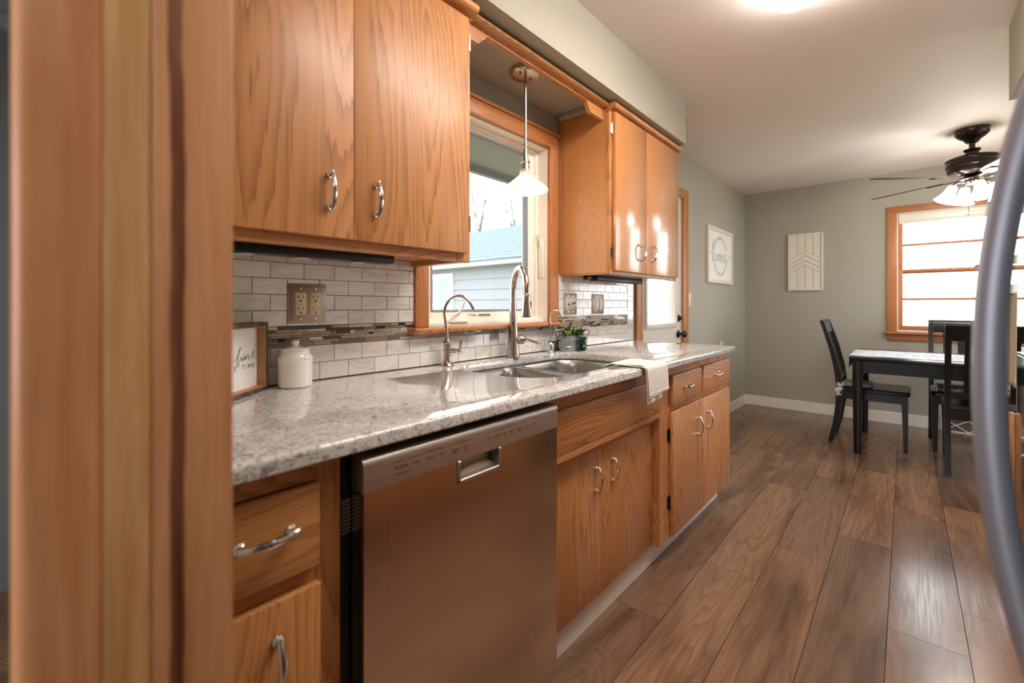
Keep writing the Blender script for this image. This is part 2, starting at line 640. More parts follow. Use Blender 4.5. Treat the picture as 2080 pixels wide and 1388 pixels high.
M['leaf_pale'] = noisy('pale green rosette leaf', srgb(160, 186, 112), srgb(120, 152, 78), 60.0, 0.45)
M['grass'] = noisy('grass blade', srgb(104, 150, 74), srgb(64, 104, 48), 40.0, 0.5)
M['soil'] = mat('dark potting soil', srgb(40, 30, 24), 0.9)
M['siding'] = mat('grey lap siding', srgb(126, 129, 134), 0.7)
M['ext_white'] = mat('white exterior trim', srgb(214, 214, 214), 0.6)
M['shingle'] = noisy('blue grey roof shingle', srgb(92, 108, 116), srgb(74, 90, 98), 16.0, 0.85, 0.0, (0.6, 3.0, 3.0))
M['eave'] = mat('grey eave paint', srgb(140, 143, 148), 0.7)
M['bark'] = mat('pale grey bark', srgb(96, 90, 88), 0.9)
M['lawn'] = noisy('dormant lawn', srgb(150, 148, 112), srgb(110, 112, 78), 8.0, 0.95)
M['dark_pane'] = mat('dark garage window glass', srgb(112, 130, 130), 0.1)
M['kick'] = mat('white toe kick paint', srgb(226, 218, 208), 0.5)


def lampglass(name, col, strength, base=(0.9, 0.9, 0.88, 1)):
    return mat(name, base, 0.3, emit=col, strength=strength)


M['fixture'] = lampglass('lit white diffuser', (1.0, 0.94, 0.87, 1), CEIL_LIGHT)
M['fan_shade'] = lampglass('lit frosted fan shade', (1.0, 0.95, 0.88, 1), FAN_LIGHT)
M['bulb'] = lampglass('lit bulb', (1.0, 0.9, 0.75, 1), 4.0)
M['led'] = mat('frosted light lens', srgb(226, 224, 220), 0.3)


def pane_mat(name, fac=0.06, tint=(1, 1, 1, 1)):
    m = bpy.data.materials.new(name)
    m.use_nodes = True
    t = m.node_tree
    t.nodes.clear()
    out = t.nodes.new('ShaderNodeOutputMaterial')
    tr = t.nodes.new('ShaderNodeBsdfTransparent'); tr.inputs[0].default_value = tint
    gl = t.nodes.new('ShaderNodeBsdfGlossy'); gl.inputs['Roughness'].default_value = 0.02
    lw = t.nodes.new('ShaderNodeLayerWeight'); lw.inputs[0].default_value = 0.5
    fr = t.nodes.new('ShaderNodeMath'); fr.operation = 'POWER'; fr.inputs[1].default_value = 5.0
    t.links.new(lw.outputs['Facing'], fr.inputs[0])
    mx = t.nodes.new('ShaderNodeMixShader')
    t.links.new(fr.outputs[0], mx.inputs[0]); t.links.new(tr.outputs[0], mx.inputs[1]); t.links.new(gl.outputs[0], mx.inputs[2])
    t.links.new(mx.outputs[0], out.inputs[0])
    return m


M['glass'] = pane_mat('window glass')


def frosted_shade():
    m = bpy.data.materials.new('frosted pendant glass')
    m.use_nodes = True
    t = m.node_tree
    t.nodes.clear()
    out = t.nodes.new('ShaderNodeOutputMaterial')
    tl = t.nodes.new('ShaderNodeBsdfTranslucent'); tl.inputs[0].default_value = (0.62, 0.50, 0.44, 1)
    tr = t.nodes.new('ShaderNodeBsdfTransparent'); tr.inputs[0].default_value = (1, 0.97, 0.93, 1)
    df = t.nodes.new('ShaderNodeBsdfDiffuse'); df.inputs[0].default_value = (0.95, 0.88, 0.82, 1)
    gl = t.nodes.new('ShaderNodeBsdfGlossy'); gl.inputs['Roughness'].default_value = 0.15
    m1 = t.nodes.new('ShaderNodeMixShader'); m1.inputs[0].default_value = 0.5
    m2 = t.nodes.new('ShaderNodeMixShader'); m2.inputs[0].default_value = 0.5
    m3 = t.nodes.new('ShaderNodeMixShader'); m3.inputs[0].default_value = 0.06
    t.links.new(df.outputs[0], m1.inputs[1]); t.links.new(tl.outputs[0], m1.inputs[2])
    t.links.new(m1.outputs[0], m2.inputs[1]); t.links.new(tr.outputs[0], m2.inputs[2])
    t.links.new(m2.outputs[0], m3.inputs[1]); t.links.new(gl.outputs[0], m3.inputs[2])
    t.links.new(m3.outputs[0], out.inputs[0])
    return m


M['frosted'] = frosted_shade()

# ------------------------------------------------------------------ the setting
FAR, CEIL = 5.66, 2.44
# floor of separate planks laid along the room
mb = MB()
mb.box(-1.4, 3.42, -3.3, FAR + 0.1, -0.06, -0.003, mi=1)
PW, PL = 0.2065, 1.19
ends = {-1: 1.555, 0: 2.06, 1: 2.41, 2: 2.75, 3: 2.07, 4: 2.355}
for k in range(-12, 14):
    xa = 0.735 + k * PW
    ye = ends.get(k, random.uniform(0, PL))
    while ye > -3.2: ye -= PL
    while ye < FAR:
        y0, y1 = max(ye, -3.2), min(ye + PL, FAR)
        x0, x1 = max(xa, -1.3), min(xa + PW, 3.4)
        if x1 - x0 > 0.01 and y1 - y0 > 0.01:
            mb.box(x0 + 0.0011, x1 - 0.0011, y0 + 0.0009, y1 - 0.0009, -0.004, 0.0, mi=0)
        ye += PL
struct('floor', mb, [M['floor'], M['gap']], origin=(0, 0, 0), smooth=0)

struct('ceiling', MB().box(-1.4, 3.42, -3.3, FAR + 0.14, CEIL, CEIL + 0.1), M['ceiling'], origin=(0, 0, CEIL))


def wall_x(name, x0, x1, ya, yb, holes, m=None):
    """Wall standing along y with rectangular openings (y0, y1, z0, z1)."""
    mb = MB()
    y = ya
    for (h0, h1, z0, z1) in sorted(holes):
        mb.box(x0, x1, y, h0, 0, CEIL)
        if z0 > 0: mb.box(x0, x1, h0, h1, 0, z0)
        mb.box(x0, x1, h0, h1, z1, CEIL)
        y = h1
    mb.box(x0, x1, y, yb, 0, CEIL)
    return struct(name, mb, m or M['wall'], origin=((x0 + x1) / 2, (ya + yb) / 2, 0), smooth=0)


def wall_y(name, y0, y1, xa, xb, holes, m=None):
    mb = MB()
    x = xa
    for (h0, h1, z0, z1) in sorted(holes):
        mb.box(x, h0, y0, y1, 0, CEIL)
        if z0 > 0: mb.box(h0, h1, y0, y1, 0, z0)
        mb.box(h0, h1, y0, y1, z1, CEIL)
        x = h1
    mb.box(x, xb, y0, y1, 0, CEIL)
    return struct(name, mb, m or M['wall'], origin=((xa + xb) / 2, (y0 + y1) / 2, 0), smooth=0)


WY0, WY1, WZ0, WZ1 = 1.06, 1.85, 1.067, 1.98          # kitchen window opening
DY0, DY1, DZ1 = 2.93, 3.71, 2.06                       # door opening
FX0, FX1, FZ0, FZ1 = 1.337, 2.50, 0.90, 2.045          # dining window opening
wall_x('wall_left', -0.13, 0.0, 0.142, FAR + 0.14, [(WY0, WY1, WZ0, WZ1), (DY0, DY1, 0, DZ1)])
wall_y('wall_far', FAR, FAR + 0.14, 0.0, 3.42, [(FX0, FX1, FZ0, FZ1)])
wall_x('wall_right', 3.30, 3.42, 3.17, FAR, [(3.5, 5.1, 0.2, 2.1)])
struct('wall_kitchen_right', MB().box(2.36, 2.48, -0.3, 3.05, 0, CEIL).box(2.36, 3.42, 3.05, 3.17, 0, CEIL), M['wall'])
struct('wall_near', MB().box(-1.3, 0.884, 0.002, 0.14, 0, CEIL), M['wall'])
wall_x('wall_back_left', -1.42, -1.3, -3.2, 0.14, [], M['room_grey'])
wall_y('wall_back', -3.3, -3.2, -1.42, 3.42, [(-0.4, 2.2, 0.6, 2.2)], M['room_grey'])
wall_x('wall_back_right', 3.30, 3.42, -3.2, -0.3, [], M['room_grey'])
struct('wall_back_return', MB().box(2.36, 3.42, -0.42, -0.3, 0, CEIL), M['room_grey'])
# boxed soffits over the cabinets
struct('wall_soffit_left', MB().box(0.0, 0.37, 0.142, 2.80, 2.167, CEIL), M['wall'], smooth=0)
struct('wall_soffit_right', MB().box(1.76, 2.36, -0.3, 3.05, 2.10, CEIL), M['wall'], smooth=0)
# doorway trim right beside the camera: rounded casing edge, casing, stop and jamb boards
mb = MB()
prof = [(0.80, -0.005), (0.894, -0.005)] + [(0.894 + 0.010 * math.sin(a), 0.005 - 0.010 * math.cos(a)) for a in [i * PI / 16 for i in range(1, 9)]] + [(0.904, 0.0452), (0.80, 0.0452)]
mb.prism(prof, 'z', 0.0, CEIL)
struct('trim_1', mb, M['post_a'], origin=(0.85, 0.015, 0))
struct('trim_2', MB().box(0.86, 0.904, 0.0458, 0.0770, 0, CEIL, 0.0012, 1), M['post_b'], origin=(0.88, 0.061, 0))
struct('trim_3', MB().box(0.86, 0.9042, 0.0776, 0.142, 0, CEIL, 0.0025, 2), M['post_c'], origin=(0.88, 0.107, 0))

struct('baseboard_left', MB().box(0.0, 0.013, 3.82, FAR, 0, 0.112, 0.003, 1), M['white_trim'])
struct('baseboard_far', MB().box(0.013, 3.30, FAR - 0.013, FAR, 0, 0.112, 0.003, 1), M['white_trim'])
struct('baseboard_right', MB().box(3.287, 3.30, 3.17, FAR - 0.013, 0, 0.112, 0.003, 1), M['white_trim'])

# ---- tiled backsplash
mb = MB()
mb.box(0.0, 0.004, 0.142, 1.0, 0.914, 1.32, mi=1)
mb.box(0.0, 0.004, 1.0, 1.925, 0.914, 1.046, mi=1)
mb.box(0.0, 0.004, 1.925, 2.81, 0.914, 1.32, mi=1)


def tiles(ya, yb, rows, first):
    for i, (z0, z1) in enumerate(rows):
        y = ya - ((first + i) % 2) * 0.0488 - 0.09
        while y < yb:
            a, b = max(y, ya), min(y + 0.0977, yb)
            if b - a > 0.006:
                mb.box(0.003, 0.0085, a + 0.0009, b - 0.0009, z0 + 0.0009, z1 - 0.0009, 0.0009, 1, mi=0)
            y += 0.0977


def mosaic(ya, yb, zmax=2.0):
    z = 1.0275
    hs = [0.0088, 0.0072, 0.0098, 0.0072, 0.0098, 0.0088, 0.0098]
    for h in hs:
        if z + h > zmax: break
        y = ya - random.uniform(0, 0.06)
        while y < yb:
            L = random.choice([0.018, 0.03, 0.045, 0.06, 0.075, 0.09])
            a, b = max(y, ya), min(y + L, yb)
            if b - a > 0.004:
                mi = random.choices([2, 3, 4, 5, 6], [38, 20, 10, 12, 17])[0]
                mb.box(0.003, 0.0082 if mi < 4 else 0.0092, a + 0.0006, b - 0.0006, z + 0.0006, z + h - 0.0006, 0.0006, 1, mi=mi)
            y += L
        z += h


low = [(0.914 + 0.003, 0.9715), (0.9715, 1.0265)]
high = [(1.0895, 1.1375), (1.1375, 1.1860), (1.1860, 1.2345), (1.2345, 1.283), (1.283, 1.318)]
tiles(0.142, 2.725, low, 0)
mosaic(0.142, 0.999)
mosaic(0.999, 1.926, 1.0465)
mosaic(1.926, 2.725)
tiles(0.142, 1.0, high, 0)
tiles(1.93, 2.725, high, 1)
# upright border tiles that finish the far end
z = 0.917
while z < 1.31:
    mb.box(0.003, 0.0088, 2.7265, 2.808, z, min(z + 0.098, 1.318), 0.0012, 1, mi=0)
    z += 0.0992
o = struct('wall_tile_backsplash', mb, [M['tile'], M['grout'], M['mos_beige'], M['mos_tan'], M['mos_light'], M['mos_grey'], M['mos_dark']], origin=(0, 1.4, 0.914))

# ---- kitchen window
w = struct_empty('window_1', (0, 1.455, WZ0))
mb = MB()
mb.box(0.0, 0.020, 1.0, WY0 + 0.004, 1.067, 2.045, 0.004, 2)
mb.box(0.0, 0.020, WY1 - 0.004, 1.925, 1.067, 2.045, 0.004, 2)
link_split('side_casing', mb, M['trim_z'], w)
mb = MB()
mb.box(0.0, 0.021, 1.0, 1.925, WZ1 - 0.004, 2.047, 0.004, 2)
mb.box(0.0, 0.030, 1.0, 1.925, 2.047, 2.062, 0.003, 2)
link('head_casing', mb, M['trim_y'], w)
link('stool', MB().box(-0.02, 0.056, 0.972, 1.898, 1.045, 1.067, 0.007, 3), M['trim_y'], w)
mb = MB()
mb.box(-0.13, 0.001, WY0, WY0 + 0.008, WZ0, WZ1)
mb.box(-0.13, 0.001, WY1 - 0.008, WY1, WZ0, WZ1)
mb.box(-0.13, 0.001, WY0 + 0.008, WY1 - 0.008, WZ1 - 0.008, WZ1)
mb.box(-0.13, -0.021, WY0 + 0.008, WY1 - 0.008, WZ0, WZ0 + 0.012)
link_split('jamb_liner', mb, M['cream'], w, smooth=0)


def frame_x(mb, x0, x1, y0, y1, z0, z1, wd, bev=0.003, mi=0, wb=None, wt=None):
    wb, wt = wb or wd, wt or wd
    mb.box(x0, x1, y0, y0 + wd, z0, z1, bev, 2, mi)
    mb.box(x0, x1, y1 - wd, y1, z0, z1, bev, 2, mi)
    mb.box(x0, x1, y0 + wd, y1 - wd, z0, z0 + wb, bev, 2, mi)
    mb.box(x0, x1, y0 + wd, y1 - wd, z1 - wt, z1, bev, 2, mi)


mb = MB()
frame_x(mb, -0.085, -0.055, WY0 + 0.008, WY1 - 0.008, WZ0 + 0.010, WZ1 - 0.008, 0.022, wb=0.02, wt=0.016)
frame_x(mb, -0.110, -0.070, WY0 + 0.028, WY1 - 0.028, WZ0 + 0.026, WZ1 - 0.020, 0.052, wb=0.032, wt=0.014)
link('sash_frame', mb, M['cream'], w)
mb = MB()
frame_x(mb, -0.098, -0.068, WY0 + 0.079, WY1 - 0.079, WZ0 + 0.057, WZ1 - 0.033, 0.010, 0.002)
link('gasket', mb, M['eave'], w)
link('pane', MB().box(-0.092, -0.088, WY0 + 0.085, WY1 - 0.085, WZ0 + 0.06, WZ1 - 0.036), M['glass'], w, smooth=0)
# crank handle on the bottom rail, sash lock on the far jamb, printed strip on the bottom rail
cr = MB()
cr.box(-0.060, -0.012, 1.20, 1.30, 1.079, 1.088, 0.004, 2)
cr.tube([(-0.035, 1.225, 1.086), (-0.03, 1.235, 1.105), (-0.02, 1.25, 1.118)], 0.009, 12)
cr.tube([(-0.02, 1.25, 1.118), (-0.012, 1.262, 1.142), (-0.008, 1.27, 1.166)], [0.008, 0.0075, 0.0085], 12, flat=0.7)
link('crank_handle', cr, M['white_plastic'], w)
lk = MB()
lk.box(-0.05, -0.02, WY1 - 0.016, WY1 - 0.008, 1.30, 1.50, 0.003, 2)
lk.tube([(-0.035, WY1 - 0.014, 1.46), (-0.03, WY1 - 0.03, 1.50), (-0.025, WY1 - 0.036, 1.53)], 0.006, 10)
lk.tube([(-0.035, WY1 - 0.014, 1.50), (-0.045, WY1 - 0.03, 1.53)], 0.005, 10)
link('sash_lock', lk, M['cream'], w)
st = MB()
st.box(-0.0688, -0.0684, 1.415, 1.49, 1.1035, 1.1125)
link('printed_strip', st, M['ink_grey'], w, smooth=0)
st = MB()
add_text(st, 'LINDSAY', 0.011, lambda a, b: (-0.0682, 1.362 + a, 1.1045 + b))
pen(st, [(0.0, 0.0), (0.004, 0.006), (0.002, 0.012), (0.007, 0.010)], 0.002, lambda a, b: (-0.0682, 1.348 + a, 1.1035 + b))
link('lettering', st, M['ink'], w, smooth=0)

# ---- house eave outside and the ground
struct('roof_eave', MB().box(-0.66, -0.13, -1.5, 8.0, 2.05, 2.16).box(-0.70, -0.66, -1.5, 8.0, 2.012, 2.18).box(-0.73, -0.70, -1.5, 8.0, 2.02, 2.17, 0.01, 2), M['eave'], smooth=0)
struct('ground', MB().box(-30, -0.13, -12, 34, -0.72, -0.6).box(-0.13, 12, FAR + 0.14, 34, -0.72, -0.6).box(3.42, 12, -12, FAR + 0.14, -0.72, -0.6), M['lawn'], smooth=0)

# ---- door to the outside
d = struct_empty('door_1', (0, 3.32, 0))
mb = MB()
mb.box(0.0, 0.020, 2.845, DY0 + 0.01, 0, 2.125, 0.004, 2)
mb.box(0.0, 0.020, DY1 - 0.01, 3.815, 0, 2.125, 0.004, 2)
mb.box(0.0, 0.021, 2.845, 3.815, DZ1 - 0.01, 2.126, 0.004, 2)
link_split('door_casing', mb, M['trim_z'], d)
mb = MB()
mb.box(-0.13, 0.001, DY0, DY0 + 0.014, 0, DZ1)
mb.box(-0.13, 0.001, DY1 - 0.014, DY1, 0, DZ1)
mb.box(-0.13, 0.001, DY0 + 0.014, DY1 - 0.014, DZ1 - 0.014, DZ1)
link_split('door_jamb', mb, M['white_trim'], d)
LY0, LY1, LZ0, LZ1 = 3.03, 3.60, 0.985, 1.93
mb = MB()
mb.box(-0.05, -0.008, DY0 + 0.016, LY0, 0.01, DZ1 - 0.016)
mb.box(-0.05, -0.008, LY1, DY1 - 0.016, 0.01, DZ1 - 0.016)
mb.box(-0.05, -0.008, LY0, LY1, 0.01, LZ0)
mb.box(-0.05, -0.008, LY0, LY1, LZ1, DZ1 - 0.016)
link('door_slab', mb, M['white_door'], d, smooth=0)
mb = MB()
frame_x(mb, -0.052, 0.004, LY0 - 0.012, LY1 + 0.012, LZ0 - 0.012, LZ1 + 0.012, 0.036, 0.005)
link('lite_frame', mb, M['white_door'], d)
link('pane', MB().box(-0.032, -0.028, LY0 + 0.02, LY1 - 0.02, LZ0 + 0.02, LZ1 - 0.02), M['glass'], d, smooth=0)
mb = MB()
Mx = Matrix.Rotation(PI / 2, 4, 'Y')
mb.lathe([(0.032, 0.0), (0.032, 0.006), (0.014, 0.010), (0.012, 0.034), (0.024, 0.040), (0.030, 0.052), (0.026, 0.066), (0.010, 0.070)], (-0.008, 3.648, 0.915), 20, M=Mx)
link('door_knob', mb, M['black'], d)
mb = MB()
mb.lathe([(0.029, 0.0), (0.029, 0.008), (0.022, 0.014), (0.010, 0.016)], (-0.008, 3.648, 1.045), 20, M=Mx)
mb.box(0.004, 0.024, 3.640, 3.656, 1.030, 1.060, 0.004, 2)
link('deadbolt', mb, M['black'], d)
mb = MB()
for zc in (0.3, 1.07, 1.8):
    mb.tube([(-0.006, 2.944, zc - 0.05), (-0.006, 2.944, zc + 0.05)], 0.008, 10)
link_split('hinge', mb, M['black'], d)

# ---- dining window
w = struct_empty('window_2', ((FX0 + FX1) / 2, FAR, FZ0))


def frame_y(mb, y0, y1, x0, x1, z0, z1, wd, bev=0.003, wb=None, wt=None, mi=0):
    wb, wt = wb or wd, wt or wd
    mb.box(x0, x0 + wd, y0, y1, z0, z1, bev, 2, mi)
    mb.box(x1 - wd, x1, y0, y1, z0, z1, bev, 2, mi)
    mb.box(x0 + wd, x1 - wd, y0, y1, z0, z0 + wb, bev, 2, mi)
    mb.box(x0 + wd, x1 - wd, y0, y1, z1 - wt, z1, bev, 2, mi)


mb = MB()
mb.box(1.264, FX0 + 0.004, FAR - 0.020, FAR, 0.895, 2.105, 0.004, 2)
mb.box(FX1 - 0.004, FX1 + 0.073, FAR - 0.020, FAR, 0.895, 2.105, 0.004, 2)
link_split('side_casing', mb, M['trim_z'], w)
link('head_casing', MB().box(1.264, FX1 + 0.073, FAR - 0.021, FAR, FZ1 - 0.004, 2.106, 0.004, 2), M['trim_x'], w)
link('stool', MB().box(1.245, FX1 + 0.09, FAR - 0.045, FAR + 0.03, 0.872, 0.897, 0.006, 3).box(1.27, FX1 + 0.068, FAR - 0.018, FAR, 0.812, 0.874, 0.004, 2), M['trim_x'], w)
mb = MB()
mb.box(FX0, FX0 + 0.012, FAR, FAR + 0.13, FZ0, FZ1)
mb.box(FX1 - 0.012, FX1, FAR, FAR + 0.13, FZ0, FZ1)
mb.box(FX0 + 0.012, FX1 - 0.012, FAR, FAR + 0.13, FZ1 - 0.012, FZ1)
mb.box(FX0 + 0.012, FX1 - 0.012, FAR + 0.03, FAR + 0.13, FZ0, FZ0 + 0.012)
link_split('jamb_liner', mb, M['white_trim'], w, smooth=0)
mb = MB()
frame_y(mb, FAR + 0.03, FAR + 0.06, FX0 + 0.012, FX1 - 0.012, FZ0 + 0.012, 1.497, 0.034, wb=0.044, wt=0.026)
mb.box(FX0 + 0.04, FX1 - 0.04, FAR + 0.035, FAR + 0.055, 1.199, 1.222)
link('lower_sash', mb, M['trim_z'], w)
mb = MB()
frame_y(mb, FAR + 0.066, FAR + 0.096, FX0 + 0.012, FX1 - 0.012, 1.458, FZ1 - 0.012, 0.034, wb=0.020, wt=0.03)
mb.box(FX0 + 0.04, FX1 - 0.04, FAR + 0.070, FAR + 0.090, 1.724, 1.747)
link('upper_sash', mb, M['trim_z'], w)
link('pane', MB().box(FX0 + 0.03, FX1 - 0.03, FAR + 0.043, FAR + 0.046, FZ0 + 0.04, 1.48), M['glass'], w, smooth=0)
link('pane', MB().box(FX0 + 0.03, FX1 - 0.03, FAR + 0.079, FAR + 0.082, 1.47, FZ1 - 0.03), M['glass'], w, smooth=0)
mb = MB()
mb.box(FX0 + 0.016, FX1 - 0.016, FAR + 0.002, FAR + 0.028, 1.955, 2.032, 0.008, 3)
mb.box(FX0 + 0.02, FX1 - 0.02, FAR + 0.010, FAR + 0.018, 1.935, 1.957, 0.003, 2)
link('roller_blind', mb, M['cream'], w)
mb = MB()
mb.box(1.86, 1.92, FAR + 0.036, FAR + 0.056, 1.497, 1.507, 0.003, 2)
mb.tube([(1.87, FAR + 0.046, 1.510), (1.925, FAR + 0.036, 1.513)], 0.005, 8)
link('sash_lock', mb, M['bronze'], w)

# ---- unseen patio window added in the dining room's right wall to let daylight in
w = struct_empty('added_window_side', (3.30, 4.3, 0.2))
mb = MB()
frame_x(mb, 3.285, 3.40, 3.45, 5.15, 0.15, 2.15, 0.07)
mb.box(3.31, 3.36, 4.27, 4.33, 0.2, 2.1)
link('added_patio_frame', mb, M['trim_z'], w)
# ---- unseen window added behind the camera to bring in more daylight
w = struct_empty('added_window_back', (0.9, -3.2, 0.6))
mb = MB()
frame_y(mb, -3.3, -3.185, -0.46, 2.26, 0.54, 2.26, 0.07)
mb.box(-0.4, 2.2, -3.27, -3.23, 1.44, 1.47)
link_split('side_casing', mb, M['trim_z'], w)

# ------------------------------------------------------------------ cabinet hardware
def pull(parent, c, axis, L=0.079, out=0.027, m='chrome', name='handle'):
    """Arched chrome pull on a face looking +x; c = centre on the face."""
    mb = MB()
    x, y, z = c
    ax = Vector((0, 0, 1)) if axis == 'z' else Vector((0, 1, 0))
    c = Vector(c)
    X = Vector((1, 0, 0))
    for s in (-1, 1):
        p = c + ax * (s * L / 2)
        mb.lathe([(0.0085, 0.0), (0.0085, 0.003), (0.0052, 0.006), (0.0050, 0.016)], p, 14, M=Matrix.Rotation(PI / 2, 4, 'Y'))
    pts, rr = [], []
    n = 15
    for i in range(n):
        t = -1 + 2 * i / (n - 1)
        pts.append(c + ax * (t * (L / 2 + 0.006)) + X * (0.014 + (out - 0.014) * (1 - t * t)))
        rr.append(0.0052 + 0.0014 * (1 - t * t))
    mb.tube(pts, rr, 12, flat=0.72, up=X)
    for s, p in ((-1, pts[0]), (1, pts[-1])):
        mb.sphere(p, 0.0054, (0.8, 1, 1), seg=10)
    return link(name, mb, M[m], parent)


def hinge(parent, c, L=0.05):
    mb = MB()
    x, y, z = c
    mb.tube([(x + 0.004, y, z - L / 2), (x + 0.004, y, z + L / 2)], 0.0042, 10)
    mb.box(x, x + 0.0025, y - 0.010, y + 0.010, z - L * 0.42, z + L * 0.42, 0.001, 1)
    return link('hinge', mb, M['chrome'], parent)


def panel(parent, name, x0, x1, y0, y1, z0, z1, m, bev=0.004):
    return link(name, MB().box(x0, x1, y0, y1, z0, z1, bev, 2), m, parent)


def crown(parent, y0, y1, z0, z1, x0, depth, name='crown_molding', ret=None):
    """Rounded moulding along y, its profile bulging in +x."""
    h = z1 - z0
    prof = [(x0 - 0.012, z0), (x0 + 0.004, z0)]
    for i in range(9):
        a = -PI / 2 + PI * i / 8
        prof.append((x0 + 0.004 + (depth - 0.004) * math.cos(a) ** 0.8 if math.cos(a) > 1e-6 else x0 + 0.004, z0 + h * 0.5 + h * 0.40 * math.sin(a)))
    prof += [(x0 + 0.004, z1), (x0 - 0.012, z1)]
    mb = MB().prism(prof, 'y', y0, y1)
    return link(name, mb, M['oak_y'], parent)


# ---- upper cabinet nearest the camera
cA = thing('upper_cabinet', 'wide oak upper cabinet with two large doors between doorway post and kitchen window', 'cabinet', (0.16, 0.58, 1.297))
mb = MB()
mb.box(0.002, 0.290, 0.146, 1.008, 1.318, 2.160)
link('cabinet_body', mb, M['oak_x'], cA, smooth=0)
mb = MB()
mb.box(0.290, 0.310, 0.955, 1.011, 1.297, 2.165, 0.002, 1)
mb.box(0.290, 0.310, 0.146, 0.2, 1.297, 2.165, 0.002, 1)
link_split('stile', mb, M['oak'], cA)
mb = MB()
mb.box(0.290, 0.3095, 0.2, 0.955, 1.297, 1.340, 0.002, 1)
mb.box(0.290, 0.3095, 0.2, 0.955, 2.085, 2.165, 0.002, 1)
mb.box(0.010, 0.288, 0.985, 1.008, 1.299, 1.319)
link_split('rail', mb, M['oak_y'], cA)
dA1 = panel(cA, 'door', 0.311, 0.330, 0.150, 0.5812, 1.325, 2.100, M['oak'], 0.0015)
dA2 = panel(cA, 'door', 0.311, 0.330, 0.5820, 0.987, 1.325, 2.100, M['oak'], 0.0015)
pull(dA1, (0.330, 0.517, 1.440), 'z')
pull(dA2, (0.330, 0.646, 1.440), 'z')
for z in (1.425, 2.030): hinge(cA, (0.3135, 1.000, z), 0.055)
crown(cA, 0.146, 1.016, 2.112, 2.166, 0.312, 0.040)

# ---- upper cabinet beyond the window
cB = thing('upper_cabinet', 'glossy oak upper cabinet right of the kitchen window, before the back door', 'cabinet', (0.16, 2.38, 1.31))
link('cabinet_body', MB().box(0.002, 0.290, 1.950, 2.797, 1.318, 2.160), M['oak_fine'], cB, smooth=0)
mb = MB()
mb.box(0.290, 0.310, 1.948, 1.985, 1.308, 2.165, 0.003, 2)
mb.box(0.290, 0.310, 2.745, 2.800, 1.308, 2.165, 0.003, 2)
link_split('stile', mb, M['oak'], cB)
mb = MB()
mb.box(0.290, 0.3095, 1.985, 2.745, 1.308, 1.345, 0.002, 1)
mb.box(0.290, 0.3095, 1.985, 2.745, 2.090, 2.165, 0.002, 1)
mb.box(0.010, 0.288, 1.952, 1.970, 1.309, 1.319)
link_split('rail', mb, M['oak_y'], cB)
dB1 = panel(cB, 'door', 0.311, 0.330, 1.972, 2.3255, 1.327, 2.118, M['oak_fine'], 0.003)
dB2 = panel(cB, 'door', 0.311, 0.330, 2.3275, 2.785, 1.327, 2.118, M['oak_fine'], 0.003)
pull(dB1, (0.330, 2.255, 1.437), 'z')
pull(dB2, (0.330, 2.392, 1.444), 'z')
for z in (1.42, 2.035): hinge(cB, (0.311, 1.966, z), 0.055)
crown(cB, 1.944, 2.806, 2.122, 2.166, 0.312, 0.034)

# ---- scalloped valance that bridges the window
va = thing('valance', 'notched oak valance board spanning between the two upper cabinets above the sink', 'valance', (0.265, 1.48, 2.08))
poly = [(1.0125, 2.082), (1.085, 2.082), (1.130, 2.126), (1.795, 2.126), (1.812, 2.100), (1.830, 2.082), (1.9465, 2.082), (1.9465, 2.166), (1.0125, 2.166)]
link('board', MB().prism(poly, 'x', 0.255, 0.275), M['oak_y'], va, smooth=20)
crown(va, 1.0165, 1.9435, 2.134, 2.1665, 0.277, 0.034)
link('cove_strip', MB().box(0.02, 0.25, 1.912, 1.9475, 2.140, 2.1665, 0.004, 2), M['wall'], va)

# ---- under-cabinet light bars
ub = thing('under_cabinet_light', 'black light bar under the near wide oak cabinet above the tiles', 'light bar', (0.135, 0.5, 1.285))
link('housing', MB().box(0.105, 0.165, 0.150, 0.813, 1.2885, 1.3175, 0.004, 2), M['black'], ub)
for yy in (0.24, 0.385, 0.53, 0.70):
    link('lens', MB().lathe([(0.024, 0.0), (0.022, 0.0035), (0.008, 0.0045)], (0.135, yy, 1.2845), 20), M['led'], ub)
u2 = thing('under_cabinet_light', 'black light bar under the small oak cabinet beyond the window', 'light bar', (0.10, 2.37, 1.29))
link('housing', MB().box(0.075, 0.130, 2.14, 2.70, 1.290, 1.3175, 0.004, 2), M['black'], u2)
link('cord_plug', MB().box(0.085, 0.115, 2.06, 2.10, 1.294, 1.3175, 0.004, 2).tube([(0.10, 2.10, 1.306), (0.10, 2.145, 1.303)], 0.006, 8), M['bronze'], u2)

# ------------------------------------------------------------------ base cabinets
TOPZ = 0.884
# drawer base beside the doorway
c1 = thing('base_cabinet', 'narrow oak drawer base cabinet left of the dishwasher, partly behind the doorway post', 'cabinet', (0.31, 0.27, 0))
link('cabinet_body', MB().box(0.01, 0.59, 0.146, 0.164, 0.1, TOPZ - 0.002).box(0.01, 0.59, 0.384, 0.402, 0.0, TOPZ - 0.002).box(0.01, 0.55, 0.164, 0.384, 0.1, 0.118).box(0.53, 0.557, 0.146, 0.402, 0, 0.1), M['oak_x'], c1, smooth=0)
mb = MB()
mb.box(0.590, 0.610, 0.357, 0.4025, 0.10, TOPZ - 0.001, 0.0015, 1)
link_split('stile', mb, M['oak'], c1)
mb = MB()
mb.box(0.590, 0.6095, 0.146, 0.357, 0.838, TOPZ - 0.001, 0.0015, 1)
mb.box(0.590, 0.6095, 0.146, 0.357, 0.640, 0.700, 0.0015, 1)
link_split('rail', mb, M['oak_y'], c1)
dr = panel(c1, 'drawer', 0.611, 0.630, 0.148, 0.356, 0.693, 0.838, M['oak_y'], 0.004)
pull(dr, (0.630, 0.266, 0.775), 'y', L=0.079)
